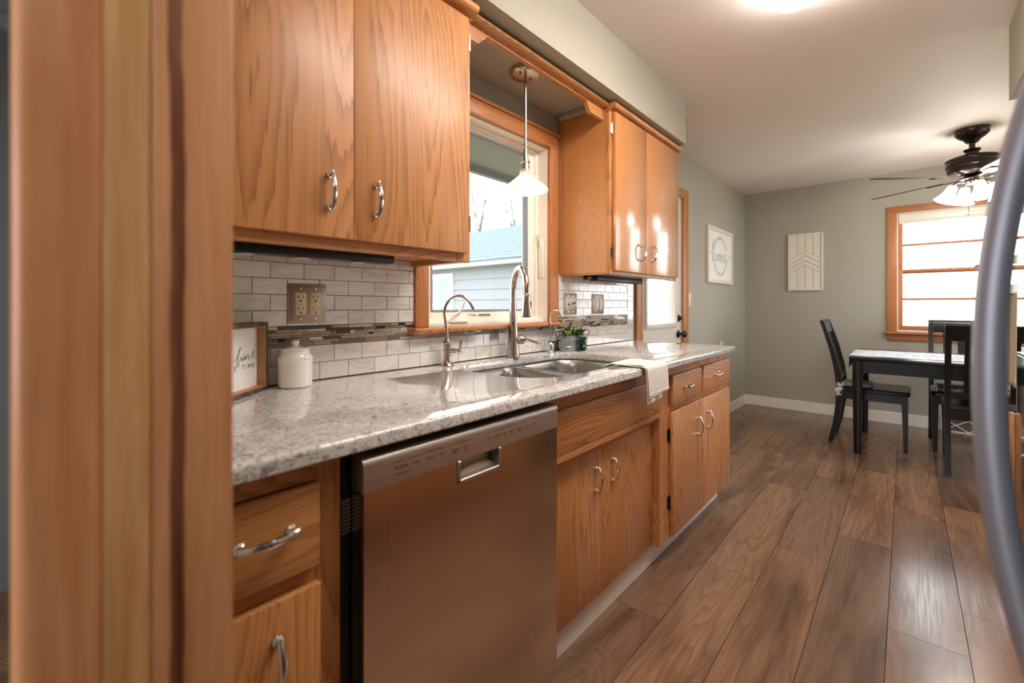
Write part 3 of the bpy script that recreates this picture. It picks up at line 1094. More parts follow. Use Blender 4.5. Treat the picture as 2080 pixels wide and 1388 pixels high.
dd = panel(c1, 'door', 0.611, 0.630, 0.148, 0.358, 0.115, 0.662, M['oak'], 0.004)
pull(dd, (0.630, 0.283, 0.560), 'z', L=0.079)

# sink base: flat apron panel, doors set back
c2 = thing('base_cabinet', 'oak sink base with plain apron panel and two set-back doors, right of the dishwasher', 'cabinet', (0.30, 1.46, 0))
mb = MB()
mb.box(0.01, 0.556, 1.042, 1.058, 0.1, TOPZ - 0.002)
mb.box(0.01, 0.556, 1.912, 1.924, 0.1, TOPZ - 0.002)
mb.box(0.01, 0.545, 1.058, 1.912, 0.1, 0.118)
link('cabinet_body', mb, M['oak_x'], c2, smooth=0)
mb = MB()
mb.box(0.592, 0.6125, 1.042, 1.846, 0.690, 0.829, 0.003, 2)
link('apron_panel', mb, M['oak_y'], c2)
mb = MB()
mb.box(0.575, 0.596, 1.042, 1.846, 0.829, TOPZ - 0.001)
mb.prism([(0.556, 0.640), (0.586, 0.640), (0.612, 0.668), (0.612, 0.6885), (0.556, 0.6885)], 'y', 1.042, 1.846)
link_split('rail', mb, M['oak_y'], c2)
mb = MB()
mb.box(0.556, 0.610, 1.847, 1.926, 0.100, TOPZ - 0.001, 0.002, 1)
link_split('stile', mb, M['oak'], c2)
s1 = panel(c2, 'door', 0.558, 0.577, 1.044, 1.4155, 0.106, 0.636, M['oak'], 0.002)
s2 = panel(c2, 'door', 0.558, 0.577, 1.4175, 1.844, 0.106, 0.636, M['oak'], 0.002)
pull(s1, (0.577, 1.374, 0.528), 'z')
pull(s2, (0.577, 1.490, 0.532), 'z')

# far base with two drawers and two doors
c3 = thing('base_cabinet', 'oak base cabinet at the far counter end with two drawers over two doors', 'cabinet', (0.31, 2.37, 0))
mb = MB()
mb.box(0.01, 0.59, 1.928, 1.944, 0.1, TOPZ - 0.002)
mb.box(0.01, 0.59, 2.786, 2.802, 0.1, TOPZ - 0.002)
mb.box(0.01, 0.59, 1.944, 2.786, 0.1, 0.118)
mb.box(0.01, 0.59, 1.944, 2.786, 0.68, 0.69)
link('cabinet_body', mb, M['oak_x'], c3, smooth=0)
mb = MB()
mb.box(0.590, 0.610, 1.928, 1.968, 0.10, TOPZ - 0.001, 0.002, 1)
mb.box(0.590, 0.610, 2.765, 2.804, 0.10, TOPZ - 0.001, 0.002, 1)
mb.box(0.590, 0.610, 2.305, 2.352, 0.675, TOPZ - 0.001, 0.002, 1)
link_split('stile', mb, M['oak'], c3)
mb = MB()
mb.box(0.590, 0.6095, 1.968, 2.765, 0.835, TOPZ - 0.001, 0.0015, 1)
mb.box(0.590, 0.6095, 1.968, 2.765, 0.665, 0.712, 0.0015, 1)
mb.box(0.590, 0.6095, 1.968, 2.765, 0.10, 0.13, 0.0015, 1)
link_split('rail', mb, M['oak_y'], c3)
f1 = panel(c3, 'drawer', 0.611, 0.630, 1.945, 2.317, 0.700, 0.838, M['oak_y'], 0.004)
f2 = panel(c3, 'drawer', 0.611, 0.630, 2.347, 2.790, 0.700, 0.840, M['oak_y'], 0.004)
pull(f1, (0.630, 2.115, 0.772), 'y', L=0.079)
pull(f2, (0.630, 2.555, 0.777), 'y', L=0.079)
f3 = panel(c3, 'door', 0.611, 0.630, 1.945, 2.3325, 0.118, 0.674, M['oak'], 0.004)
f4 = panel(c3, 'door', 0.611, 0.630, 2.3345, 2.792, 0.118, 0.674, M['oak'], 0.004)
pull(f3, (0.630, 2.255, 0.550), 'z')
pull(f4, (0.630, 2.400, 0.556), 'z')
for z in (0.27, 0.57):
    mb = MB()
    mb.tube([(0.615, 1.938, z - 0.03), (0.615, 1.938, z + 0.03)], 0.005, 10)
    mb.box(0.609, 0.613, 1.926, 1.946, z - 0.026, z + 0.026, 0.001, 1)
    link('hinge', mb, M['bronze'], c3)

tag(link('toe_kick', MB().box(0.545, 0.557, 1.042, 2.800, 0.0, 0.0995, 0.001, 1), M['kick']), 'white toe kick board running along the floor under the oak base cabinets', 'toe kick')

# ------------------------------------------------------------------ dishwasher
dw = thing('dishwasher', 'stainless steel dishwasher built in under the counter between oak cabinets', 'dishwasher', (0.32, 0.72, 0))
link('tub_body', MB().box(0.04, 0.600, 0.434, 1.034, 0.09, 0.872).box(0.56, 0.598, 0.4045, 0.428, 0.02, 0.868), M['black'], dw, smooth=0)
PX, HY0, HY1, HZ0 = 0.650, 0.660, 0.797, 0.752
mb = MB()
mb.box(0.606, PX, 0.428, HY0, 0.12, 0.800)
mb.box(0.606, PX, HY1, 1.0375, 0.12, 0.800)
mb.box(0.606, PX, HY0, HY1, 0.12, HZ0)
link('door_panel', mb, M['steel'], dw, smooth=0)
prof = [(0.606, 0.801), (PX + 0.002, 0.801), (PX + 0.002, 0.852)] + [(PX - 0.012 + 0.014 * math.cos(a), 0.852 + 0.014 * math.sin(a)) for a in [i * PI / 16 for i in range(1, 9)]] + [(0.606, 0.868)]
cp = link('control_panel', MB().prism(prof, 'y', 0.426, 1.0385), M['steel_sat'], dw)
mb = MB()
T = 0.006
mb.box(0.622, PX + 0.004, HY0 - 0.002, HY0 + T, HZ0 - 0.002, 0.8005, 0.0015, 1)
mb.box(0.622, PX + 0.004, HY1 - T, HY1 + 0.002, HZ0 - 0.002, 0.8005, 0.0015, 1)
mb.box(0.622, PX + 0.004, HY0 - 0.002, HY1 + 0.002, HZ0 - 0.003, HZ0 + T, 0.0015, 1)
mb.box(0.612, 0.620, HY0, HY1, HZ0, 0.8005)
ym = (HY0 + HY1) / 2
arc = [(ym + (HY1 - HY0) * 0.47 * math.cos(PI * i / 12), HZ0 + 0.004 + 0.020 * math.sin(PI * i / 12)) for i in range(13)]
mb.prism(arc, 'x', 0.6195, 0.636)
link('pocket_handle', mb, M['steel_sat'], dw)
mb = MB()
fx = PX + 0.0024
put = lambda y, z: (lambda a, b: (fx, y + a, z + b))
y = 0.492
for s, w_ in (('ProWash', 0.044), ('Tough', 0.034), ('Normal', 0.037), ('Light', 0.034), ('Express\nWash', 0.034), ('Rinse\nOnly', 0.03)):
    add_text(mb, s, 0.0088 if s == 'ProWash' else 0.0066, put(y, 0.8285))
    y += w_
add_text(mb, 'Cycle Memory', 0.0055, put(0.497, 0.816))
add_text(mb, 'WASH CYCLES', 0.0058, put(0.572, 0.842))
add_text(mb, 'SENSOR', 0.0058, put(0.655, 0.842))
for a, b in ((0.49, 0.52), (0.525, 0.57), (0.607, 0.65), (0.676, 0.70)):
    mb.box(fx - 0.0002, fx, a, b, 0.8425, 0.8433)
y = 0.752
for s, w_ in (('Heat\nDry', 0.026), ('Hi-Temp\nWash', 0.031), ('Sani\nRinse', 0.026), ('Top\nRack', 0.028), ('Delay\nWash', 0.033), ('Start', 0.025), ('Cancel', 0.03)):
    add_text(mb, s, 0.0062, put(y, 0.8300))
    y += w_
add_text(mb, 'OPTIONS', 0.0058, put(0.815, 0.8435))
for a, b in ((0.75, 0.812), (0.84, 0.905), (0.93, 0.965)):
    mb.box(fx - 0.0002, fx, a, b, 0.8442, 0.8450)
for i in range(6):
    add_text(mb, ['Wash', 'Rinse', 'Dry', 'Clean', 'Sani', 'Lock'][i], 0.0046, put(0.968 + i * 0.011, 0.838))
link('lettering', mb, M['ink'], cp, smooth=0)
mb = MB()
for i in range(9):
    mb.box(0.598, 0.604, 0.408, 0.426, 0.716 + i * 0.0075, 0.7195 + i * 0.0075)
link('vent_grille', mb, M['pewter'], dw, smooth=0)
link('kick_plate', MB().box(0.56, 0.575, 0.43, 1.035, 0.0, 0.11), M['black'], dw, smooth=0)

# ------------------------------------------------------------------ countertop with the sink cut-out
def rrect(x0, x1, y0, y1, r, n=10):
    """Rounded rectangle, r = one radius or four (x0y0, x1y0, x1y1, x0y1)."""
    rs = r if isinstance(r, (list, tuple)) else (r,) * 4
    out = []
    for (cx, cy, a0), rr in zip(((x0, y0, PI), (x1, y0, 1.5 * PI), (x1, y1, 0.0), (x0, y1, 0.5 * PI)), rs):
        ox = cx + rr * (1 if cx == x0 else -1)
        oy = cy + rr * (1 if cy == y0 else -1)
        for i in range(n + 1):
            a = a0 + (PI / 2) * i / n
            out.append((ox + rr * math.cos(a), oy + rr * math.sin(a)))
    return out


CX1, CY0, CY1, CT = 0.660, 0.1425, 2.810, 0.914
CBOT = TOPZ
HOLE = rrect(0.088, 0.548, 1.092, 1.880, (0.12, 0.17, 0.10, 0.13))
mb = MB()
bm = mb.bm


def outer(inset, z):
    return [(x, y, z) for x, y in rrect(0.0095, CX1 - inset, CY0, CY1 - inset, (0.0005, 0.0005, 0.02, 0.0005), 6)]


rads = [(0.009 * (1 - math.sin(t)), CT - 0.009 * (1 - math.cos(t))) for t in [i * PI / 10 for i in range(6)]]
loops = [outer(i, z) for i, z in rads] + [outer(0.0, CBOT + 0.003), outer(0.003, CBOT)]
V = [[bm.verts.new(p) for p in L] for L in loops]
n = len(V[0])
for a, b in zip(V, V[1:]):
    for i in range(n):
        bm.faces.new((a[i], a[(i + 1) % n], b[(i + 1) % n], b[i]))
HR = [(0.004, CT), (0.0012, CT - 0.0012), (0.0, CT - 0.004), (0.0, CBOT)]
hx, hy = 0.318, 1.486


def hole(g, z):
    return [(hx + (x - hx) * (1 + g / 0.23), hy + (y - hy) * (1 + g / 0.39), z) for x, y in HOLE]


H = [[bm.verts.new(p) for p in hole(g, z)] for g, z in HR]
m_ = len(H[0])
for a, b in zip(H, H[1:]):
    for i in range(m_):
        bm.faces.new((a[i], a[(i + 1) % m_], b[(i + 1) % m_], b[i]))
for ol, hl in ((V[0], H[0]), (V[-1], H[-1])):
    es = [bm.edges.get((ol[i], ol[(i + 1) % n])) for i in range(n)] + [bm.edges.get((hl[i], hl[(i + 1) % m_])) for i in range(m_)]
    bmesh.ops.triangle_fill(bm, use_beauty=True, edges=es)
ct = link('countertop', mb, M['quartz'], origin=(0.33, 1.48, CBOT), smooth=40)
tag(ct, 'long speckled grey stone countertop with a sink cut-out along the window wall', 'countertop')

# ------------------------------------------------------------------ sink
sk = thing('sink', 'stainless undermount double bowl sink set in the stone countertop below the window', 'sink', (0.318, 1.486, 0.68))


def bowl(x0, x1, y0, y1, r, ztop, zbot):
    mb = MB()
    rings = []
    for z, ins in ((ztop, -0.012), (ztop - 0.001, -0.004), (ztop - 0.006, 0.0), (ztop - 0.05, 0.004), (zbot + 0.03, 0.010), (zbot + 0.010, 0.018), (zbot, 0.035)):
        k = [max(0.01, q - max(ins, 0) * 0.3) for q in r]
        rings.append([(x, y, z) for x, y in rrect(x0 + ins, x1 - ins, y0 + ins, y1 - ins, k, 8)])
    mb.rings(rings, cap0=False, cap1=True)
    cx, cy = (x0 + x1) / 2, (y0 + y1) / 2
    return mb, (cx, cy)


for (y0, y1, rr) in ((1.104, 1.444, (0.12, 0.15, 0.05, 0.05)), (1.506, 1.868, (0.05, 0.05, 0.09, 0.12))):
    mb, (cx, cy) = bowl(0.098, 0.538, y0, y1, rr, 0.880, 0.690)
    bo = link('bowl', mb, M['steel_sink'], sk, recalc=False, smooth=45)
    dm = MB().lathe([(0.042, 0.0), (0.040, 0.002), (0.030, 0.0025), (0.028, -0.001), (0.004, -0.001)], (cx, cy, 0.6915), 24)
    link('drain', dm, M['chrome'], bo)
mb = MB()
mb.box(0.10, 0.54, 1.452, 1.498, 0.874, 0.8795, 0.002, 2)
for a in (rrect(0.070, 0.566, 1.078, 1.894, (0.12, 0.16, 0.10, 0.13)),):
    inn = rrect(0.096, 0.540, 1.102, 1.870, (0.12, 0.15, 0.09, 0.12))
    mb.rings([[(x, y, 0.8825) for x, y in a], [(x, y, 0.8825) for x, y in inn], [(x, y, 0.8800) for x, y in inn], [(x, y, 0.8800) for x, y in a]], cap0=False, cap1=False)
link('rim', mb, M['steel_sink'], sk)

# ------------------------------------------------------------------ taps
IMG = Vector((0.7452, 0.6668, 0.0))        # horizontal direction the two small spouts swing to


def spout(base, pts, d):
    return [Vector((base[0], base[1], 0)) + d * s + Vector((0, 0, z)) for s, z in pts]


fb = (0.058, 1.122)
ff = thing('filter_faucet', 'brushed nickel filter tap with thin gooseneck spout, nearest tap by the jar', 'faucet', (*fb, CT))
c = (*fb, CT)
link('base', MB().lathe([(0.026, 0.0), (0.026, 0.004), (0.021, 0.012), (0.0165, 0.026), (0.0155, 0.040), (0.0155, 0.090), (0.017, 0.0925), (0.0165, 0.096), (0.011, 0.100), (0.008, 0.106), (0.0095, 0.108), (0.0095, 0.111), (0.006, 0.113)], c, 28), M['nickel'], ff)
pts = catmull(spout(fb, [(0.0, CT + 0.108), (-0.0035, CT + 0.150), (-0.0085, CT + 0.185), (-0.0115, CT + 0.212), (-0.0055, CT + 0.238), (0.010, CT + 0.260), (0.036, CT + 0.2755), (0.062, CT + 0.2735), (0.085, CT + 0.255), (0.098, CT + 0.233), (0.103, CT + 0.221)], IMG), 6)
link('spout', MB().tube(pts, 0.0056, 14), M['nickel'], ff)
q = Vector(c) + Vector((0, 0, 0.060))
lv = MB().tube([q + IMG * 0.010, q + IMG * 0.034, q + IMG * 0.0345, q + IMG * 0.044], [0.0095, 0.0095, 0.006, 0.006], 16)
lv.sphere(q + IMG * 0.050, 0.0075, seg=14)
lv.tube([q + IMG * 0.050 + Vector((0, 0, 0.004)), q + IMG * 0.052 + Vector((0, 0, 0.030)), q + IMG * 0.053 + Vector((0, 0, 0.042))], [0.0034, 0.0056, 0.0068], 12)
link('lever', lv, M['nickel'], ff)

mbase = (0.069, 1.500)
mf = thing('kitchen_faucet', 'tall brushed nickel pull-down kitchen faucet behind the sink, middle one of three taps', 'faucet', (*mbase, CT))
D = Vector((0.85, -0.53, 0)).normalized()
link('body', MB().lathe([(0.0305, 0.0), (0.0305, 0.003), (0.0285, 0.020), (0.0245, 0.070), (0.0215, 0.113), (0.0212, 0.1155)], (*mbase, CT), 32), M['nickel'], mf)
pts, rr = [], []
for i in range(9):
    t = i / 8
    pts.append((0.0, CT + 0.116 + t * 0.186)); rr.append(0.0208 - 0.0078 * min(1, t * 1.25))
for i in range(1, 19):
    a = PI * i / 18
    pts.append((0.098 * (1 - math.cos(a)), CT + 0.302 + 0.098 * math.sin(a))); rr.append(0.0130)
pts.append((0.196, CT + 0.290)); rr.append(0.0130)
link('neck', MB().tube(spout(mbase, pts, D), rr, 20), M['nickel'], mf)
hp = Vector((*mbase, 0)) + D * 0.196
sh = link('spray_head', MB().lathe([(0.0128, 0.286), (0.0138, 0.284), (0.0142, 0.265), (0.0185, 0.225), (0.0225, 0.197), (0.0228, 0.193), (0.020, 0.191)][::-1], (hp.x, hp.y, CT), 28), M['nickel'], mf)
link('nozzle', MB().lathe([(0.0195, 0.1895), (0.0195, 0.192)], (hp.x, hp.y, CT), 24), M['black'], sh)
side = Vector((0.7452, 0.6668, 0))
tb = MB().box(-0.004, 0.004, -0.006, 0.006, 0.226, 0.256, 0.003, 2).wrapped(lambda v: hp + side * (0.0165 + v.x * 0.8) + Vector((0, 0, CT + v.z)))
link('spray_button', tb, M['black'], sh)
fw = (D * 0.6 + side * 0.15)
fw = Vector((0.667, -0.745, 0))
link('sensor', MB().sphere(Vector((*mbase, CT + 0.160)) + fw * 0.0165, 0.0055, (0.9, 0.9, 2.0)), M['black_glass'], mf)
q = Vector((*mbase, CT + 0.082))
hb = MB().tube([q + IMG * 0.018, q + IMG * 0.036, q + IMG * 0.050, q + IMG * 0.056], [0.0185, 0.021, 0.019, 0.008], 20)
link('handle_hub', hb, M['nickel'], mf)
lvp = [q + IMG * s + Vector((0, 0, z)) for s, z in ((0.050, 0.004), (0.068, 0.000), (0.092, -0.008), (0.115, -0.014), (0.130, -0.017))]
link('lever', MB().tube(lvp, [0.006, 0.0075, 0.010, 0.011, 0.005], 14, flat=0.55), M['nickel'], mf)

sb = (0.060, 1.795)
sf = thing('drinking_water_faucet', 'small shiny chrome drinking water tap beside the galvanised plant tub', 'faucet', (*sb, CT))
link('base', MB().lathe([(0.030, 0.0), (0.030, 0.003), (0.020, 0.005), (0.018, 0.008), (0.018, 0.044), (0.014, 0.050), (0.007, 0.053)], (*sb, CT), 24), M['chrome'], sf)
pts = catmull(spout(sb, [(0, CT + 0.05), (0, CT + 0.10), (0, CT + 0.16), (0.003, CT + 0.190), (0.013, CT + 0.208), (0.026, CT + 0.213), (0.039, CT + 0.206), (0.049, CT + 0.188), (0.055, CT + 0.174)], IMG), 6)
link('spout', MB().tube(pts, 0.0045, 12), M['chrome'], sf)
q = Vector((*sb, CT + 0.054))
link('lever', MB().tube([q - IMG * 0.010, q + IMG * 0.02, q + IMG * 0.055 + Vector((0, 0, 0.006))], [0.006, 0.006, 0.003], 10, flat=0.6), M['black'], sf)

# ------------------------------------------------------------------ plants in the galvanised tub
tcn = Vector((0.082, 1.965, CT))
tb = thing('plant_tub', 'oval galvanised metal tub of small plants on the counter behind the sink', 'planter', tcn)
SX, SY = 0.060, 0.108
prof = [(0.90, 0.0), (0.93, 0.003), (0.95, 0.018), (0.975, 0.020), (0.975, 0.024), (0.96, 0.026), (0.985, 0.056), (1.0, 0.058), (1.0, 0.062), (0.99, 0.064), (1.0, 0.076), (1.02, 0.078), (1.02, 0.081), (0.98, 0.081), (0.96, 0.070)]
link('tub', MB().lathe(prof, tcn, 40, sx=SX, sy=SY, cap1=False), M['galv'], tb)
link('soil', MB().lathe([(0.96, 0.060), (0.965, 0.070)], tcn, 32, sx=SX, sy=SY), M['soil'], tb)
for s in (-1, 1):
    hpts = catmull([tcn + Vector((dx, s * (SY + 0.002 + k), z)) for dx, k, z in ((-0.022, 0.0, 0.070), (-0.024, 0.012, 0.092), (-0.010, 0.020, 0.104), (0.010, 0.020, 0.104), (0.024, 0.012, 0.092), (0.022, 0.0, 0.070))], 6)
    link('wire_handle', MB().tube(hpts, 0.0022, 8), M['black'], tb)


def leaf(mb, base, d, L, wd, curl=0.3, thick=0.15, n=5):
    """A pointed leaf blade that bends over."""
    d = Vector(d).normalized()
    sd = d.cross(Vector((0, 0, 1)))
    sd = sd.normalized() if sd.length > 1e-4 else Vector((1, 0, 0))
    up = sd.cross(d).normalized()
    rows = []
    for i in range(n + 1):
        t = i / n
        c = Vector(base) + d * (L * t) - up * (curl * L * t * t)
        ww = wd * (math.sin(PI * min(1.0, 0.18 + 0.82 * t)) ** 0.8) * (1 - t ** 4) if i < n else 0.0002
        rows.append([c - sd * ww / 2 + up * ww * thick, c - up * ww * 0.12, c + sd * ww / 2 + up * ww * thick])
    mb.sheet(rows)


mb = MB()
c = tcn + Vector((-0.016, -0.014, 0.066))
for i in range(19):
    a = i * 2.399
    el = 0.45 + 0.85 * (i / 19)
    leaf(mb, c, (math.cos(a) * math.cos(el), math.sin(a) * math.cos(el), math.sin(el)), random.uniform(0.075, 0.100), 0.019, 0.12, 0.3)
tag(link('aloe', mb, M['leaf_aloe'], origin=c), 'spiky olive plant standing tallest in the galvanised tub', 'plant')
mb = MB()
c = tcn + Vector((0.018, -0.074, 0.072))
for ring, (k, el, L) in enumerate(((10, 0.30, 0.046), (8, 0.75, 0.038), (5, 1.15, 0.026))):
    for i in range(k):
        a = 2 * PI * i / k + ring * 0.4
        leaf(mb, c + Vector((0, 0, ring * 0.006)), (math.cos(a) * math.cos(el), math.sin(a) * math.cos(el), math.sin(el)), L, 0.019, -0.1, 0.25)
tag(link('succulent', mb, M['leaf_pale'], origin=c), 'pale green rosette succulent at the left end of the galvanised tub', 'plant')
mb = MB()
for i in range(300):
    t = random.random()
    ry = random.uniform(-0.032, 0.032) * (1 - 0.35 * t)
    px = 0.054 + 0.016 * min(1, t * 3) + random.uniform(-0.006, 0.008)
    pz = 0.094 - 0.088 * t + random.uniform(-0.008, 0.008)
    if t < 0.25:
        px -= 0.035 * random.random(); pz += 0.02 * random.random()
    b = tcn + Vector((px, -0.022 + ry, max(pz, 0.008)))
    a = random.uniform(0, 2 * PI)
    el = random.uniform(-0.4, 0.6)
    leaf(mb, b, (abs(math.cos(a)) * math.cos(el) * 0.7 + 0.2, math.sin(a) * math.cos(el), math.sin(el)), random.uniform(0.011, 0.019), 0.011, 0.2, 0.1, 3)
for i in range(6):
    yy = -0.045 + 0.008 * i
    mb.tube(catmull([tcn + Vector((0.03, yy, 0.075)), tcn + Vector((0.062, yy, 0.088)), tcn + Vector((0.070, yy + 0.003, 0.05)), tcn + Vector((0.072, yy, 0.012))], 4), 0.0012, 6)
tag(link('trailing_plant', mb, M['leaf_dark']), 'small-leaved trailing plant spilling over the front of the galvanised tub', 'plant')
mb = MB()
c = tcn + Vector((0.014, 0.044, 0.070))
for i in range(80):
    a = random.uniform(0, 2 * PI); el = random.uniform(0.3, 1.4)
    r = random.random() * 0.022
    leaf(mb, c + Vector((r * math.cos(a), r * math.sin(a), 0.034 * random.random())), (math.cos(a) * math.cos(el), math.sin(a) * math.cos(el), math.sin(el)), random.uniform(0.018, 0.030), 0.013, 0.2, 0.15, 3)
tag(link('bushy_succulent', mb, M['leaf']), 'bright green bushy plant at the right end of the galvanised tub', 'plant')

# ------------------------------------------------------------------ jar and framed sign on the counter
jar = thing('ceramic_jar', 'white ceramic lidded jar on the counter beside the framed sign', 'jar', (0.060, 0.542, CT))
jc = (0.060, 0.542, CT)
jprof = [(0.040, 0.0), (0.0445, 0.003), (0.0465, 0.012), (0.0465, 0.070), (0.0472, 0.073), (0.0472, 0.077), (0.0462, 0.079), (0.0462, 0.086), (0.0440, 0.094), (0.0395, 0.099), (0.0385, 0.104), (0.0400, 0.106), (0.0400, 0.109)]
link('body', MB().lathe(jprof, jc, 40), M['ceramic'], jar)
bd = MB()
for k in range(30):
    a = 2 * PI * k / 30
    bd.sphere((jc[0] + 0.0462 * math.cos(a), jc[1] + 0.0462 * math.sin(a), CT + 0.0825), 0.0028, seg=8)
link('beaded_band', bd, M['ceramic'], jar)
link('lid', MB().lathe([(0.0400, 0.1095), (0.0395, 0.113), (0.0250, 0.1165), (0.0110, 0.1185), (0.0095, 0.124), (0.0118, 0.132), (0.0115, 0.135), (0.004, 0.136)], jc, 32), M['ceramic'], jar)

# shadow-box sign turned towards the room
sd_ = Vector((0.669, -0.743, 0))          # along the sign, away from the wall
nr = Vector((0.743, 0.669, 0))            # its face
o0 = Vector((0.046, 0.474, CT))
SW, SH, SDp = 0.235, 0.192, 0.036


def sg(a, b, c_):
    return o0 + sd_ * a + Vector((0, 0, b)) - nr * c_


sign = thing('framed_sign', 'black framed white sign with script lettering leaning on the counter beside the jar', 'sign', o0 + sd_ * SW / 2)
mb = MB()
for (a0, a1, b0, b1) in ((0, SW, 0, 0.012), (0, SW, SH - 0.012, SH), (0, 0.012, 0.012, SH - 0.012), (SW - 0.012, SW, 0.012, SH - 0.012)):
    mb.box(a0, a1, b0, b1, 0.0, SDp, 0.0015, 1)
mb.wrapped(lambda v: sg(v.x, v.y, v.z))
link('frame', mb, M['frame_dark'], sign)
mb = MB()
for (a0, a1, b0, b1) in ((0.012, SW - 0.012, 0.012, 0.0135), (0.012, SW - 0.012, SH - 0.0135, SH - 0.012), (0.012, 0.0135, 0.012, SH - 0.012), (SW - 0.0135, SW - 0.012, 0.012, SH - 0.012)):
    mb.box(a0, a1, b0, b1, 0.001, SDp - 0.003)
mb.wrapped(lambda v: sg(v.x, v.y, v.z))
link('frame_lining', mb, M['frame_in'], sign, smooth=0)
mb = MB().box(0.0135, SW - 0.0135, 0.0135, SH - 0.0135, SDp - 0.010, SDp - 0.004).wrapped(lambda v: sg(v.x, v.y, v.z))
link('board', mb, M['paper'], sign, smooth=0)
mb = MB()
fnS = lambda a, b: sg(SW - a, b, SDp - 0.0108)
x0 = SW - 0.085                            # 'hine' then sits at the wall end of the board
S = 0.055
word = [(.160, .093), (.150, .097), (.137, .112), (.1285, .124), (.1275, .1265), (.131, .125), (.138, .111), (.1425, .096), (.1435, .084), (.141, .077), (.136, .083), (.131, .095), (.127, .1005), (.1245, .098), (.1235, .092), (.1205, .0925), (.1165, .1015), (.1178, .094), (.1150, .0915), (.1090, .098), (.1058, .1035), (.1068, .092), (.103, .097), (.096, .1055), (.0925, .103), (.0937, .094), (.0905, .0915), (.084, .097), (.075, .103), (.068, .112), (.0655, .110), (.0685, .1025), (.0728, .097), (.069, .0925), (.060, .094), (.050, .102)]
pos = lambda a: SW - ((a - 0.050) * 0.9545 + 0.0145)
pen(mb, [(pos(a), b) for a, b in word], 0.0017, fnS)
pen(mb, [(pos(.1142), .107), (pos(.1128), .1085)], 0.0022, fnS)
add_text(mb, 'E', 0.0155, lambda a, b: fnS(SW - 0.1165 + a * 1.15, 0.068 + b))
add_text(mb, 'T I M E', 0.0155, lambda a, b: fnS(SW - 0.0845 + a * 1.25, 0.068 + b))
link('lettering', mb, M['ink'], sign, smooth=0)

# ------------------------------------------------------------------ towel over the counter edge
def towel_path(t):
    """Profile across the counter edge: x, z for a length t measured from the sink side."""
    if t < 0.03: return (0.497 + t, CT - 0.010 + t * 0.45)
    if t < 0.170: return (0.497 + t, CT + 0.0045)
    a = min(1.0, (t - 0.170) / 0.022)
    if t < 0.192: return (0.667 + 0.010 * math.sin(a * PI / 2), CT + 0.0045 - 0.012 * (1 - math.cos(a * PI / 2)))
    return (0.677 + 0.004 * math.sin((t - 0.192) * 18), CT - 0.0075 - (t - 0.192))


def towel_layer(y0, y1, tmax, lift, skew, seed, t0=0.0):
    rnd = random.Random(seed)
    rows = []
    nt, ny = 44, 18
    ph = rnd.uniform(0, 6)
    for i in range(nt + 1):
        t = t0 + (tmax - t0) * i / nt
        row = []
        for j in range(ny + 1):
            s = j / ny
            tt = t - 0.012 * s * (i / nt)
            x, z = towel_path(tt)
            y = y0 + (y1 - y0) * s + skew * (t / tmax)
            hang = max(0.0, t - 0.18)
            wob = 0.004 * math.sin(ph + 7 * s + 3 * t) * (0.35 + 8 * hang)
            if t > 0.17: x += lift + abs(wob) * 0.8
            else: z += lift + 0.004 * (0.5 + 0.5 * math.sin(ph + 5 * s + 16 * t)) * min(1.0, t * 14)
            row.append(Vector((x, y, z)))
        rows.append(row)
    return rows


tw = thing('dish_towel', 'white dish towel draped over the counter edge beside the sink', 'towel', (0.6, 1.66, 0.8))
back = MB().sheet(towel_layer(1.560, 1.700, 0.322, 0.000, 0.006, 3))
front = MB().sheet(towel_layer(1.566, 1.752, 0.300, 0.0045, 0.000, 5))
for nm, mbx in (('back_fold', back), ('front_fold', front)):
    o = link(nm, mbx, M['towel'], tw, smooth=60)
    sol = o.modifiers.new('thickness', 'SOLIDIFY'); sol.thickness = 0.0035; sol.offset = 0.0
    sub = o.modifiers.new('smooth', 'SUBSURF'); sub.levels = 1; sub.render_levels = 1
hem = towel_layer(1.5665, 1.7515, 0.286, 0.0072, 0.000, 5, t0=0.283)
o = link('hem', MB().sheet([hem[0], hem[-1]]), M['towel'], tw, smooth=60)
o.modifiers.new('thickness', 'SOLIDIFY').thickness = 0.0015

# ------------------------------------------------------------------ outlets and switches
def slot_outlet(mb, x, y, z, t_slot=False):
    mb.box(x, x + 0.0004, y - 0.0080, y - 0.0062, z - 0.0045, z + 0.0045, mi=0)
    mb.box(x, x + 0.0004, y + 0.0058, y + 0.0074, z - 0.0038, z + 0.0038, mi=0)
    if t_slot: mb.box(x, x + 0.0004, y - 0.0118, y - 0.0080, z - 0.0009, z + 0.0009, mi=0)
    mb.lathe([(0.0030, 0.0), (0.0030, 0.0005)], (x, y, z - 0.012), 12, M=Matrix.Rotation(PI / 2, 4, 'Y'))


def plate(name, label, cat, y0, y1, z0, z1, x=0.0085, m='pewter', group=None):
    t = thing(name, label, cat, (x, (y0 + y1) / 2, z0), group=group)
    mb = MB()
    mb.box(x, x + 0.0035, y0, y1, z0, z1, 0.0015, 2)
    mb.box(x + 0.002, x + 0.0058, y0 + 0.006, y1 - 0.006, z0 + 0.006, z1 - 0.006, 0.0015, 2)
    mb.box(x + 0.004, x + 0.0070, y0 + 0.011, y1 - 0.011, z0 + 0.011, z1 - 0.011, 0.001, 2)
    link('cover_plate', mb, M[m], t)
    sc = MB()
    w_ = (y1 - y0)
    for fy in (0.31, 0.69):
        for zz in (z0 + 0.015, z1 - 0.015):
            sc.lathe([(0.0034, 0.0), (0.0034, 0.0008), (0.001, 0.0014)], (x + 0.0069, y0 + w_ * fy, zz), 14, M=Matrix.Rotation(PI / 2, 4, 'Y'))
    link_split('screw', sc, M['chrome'], t)
    return t


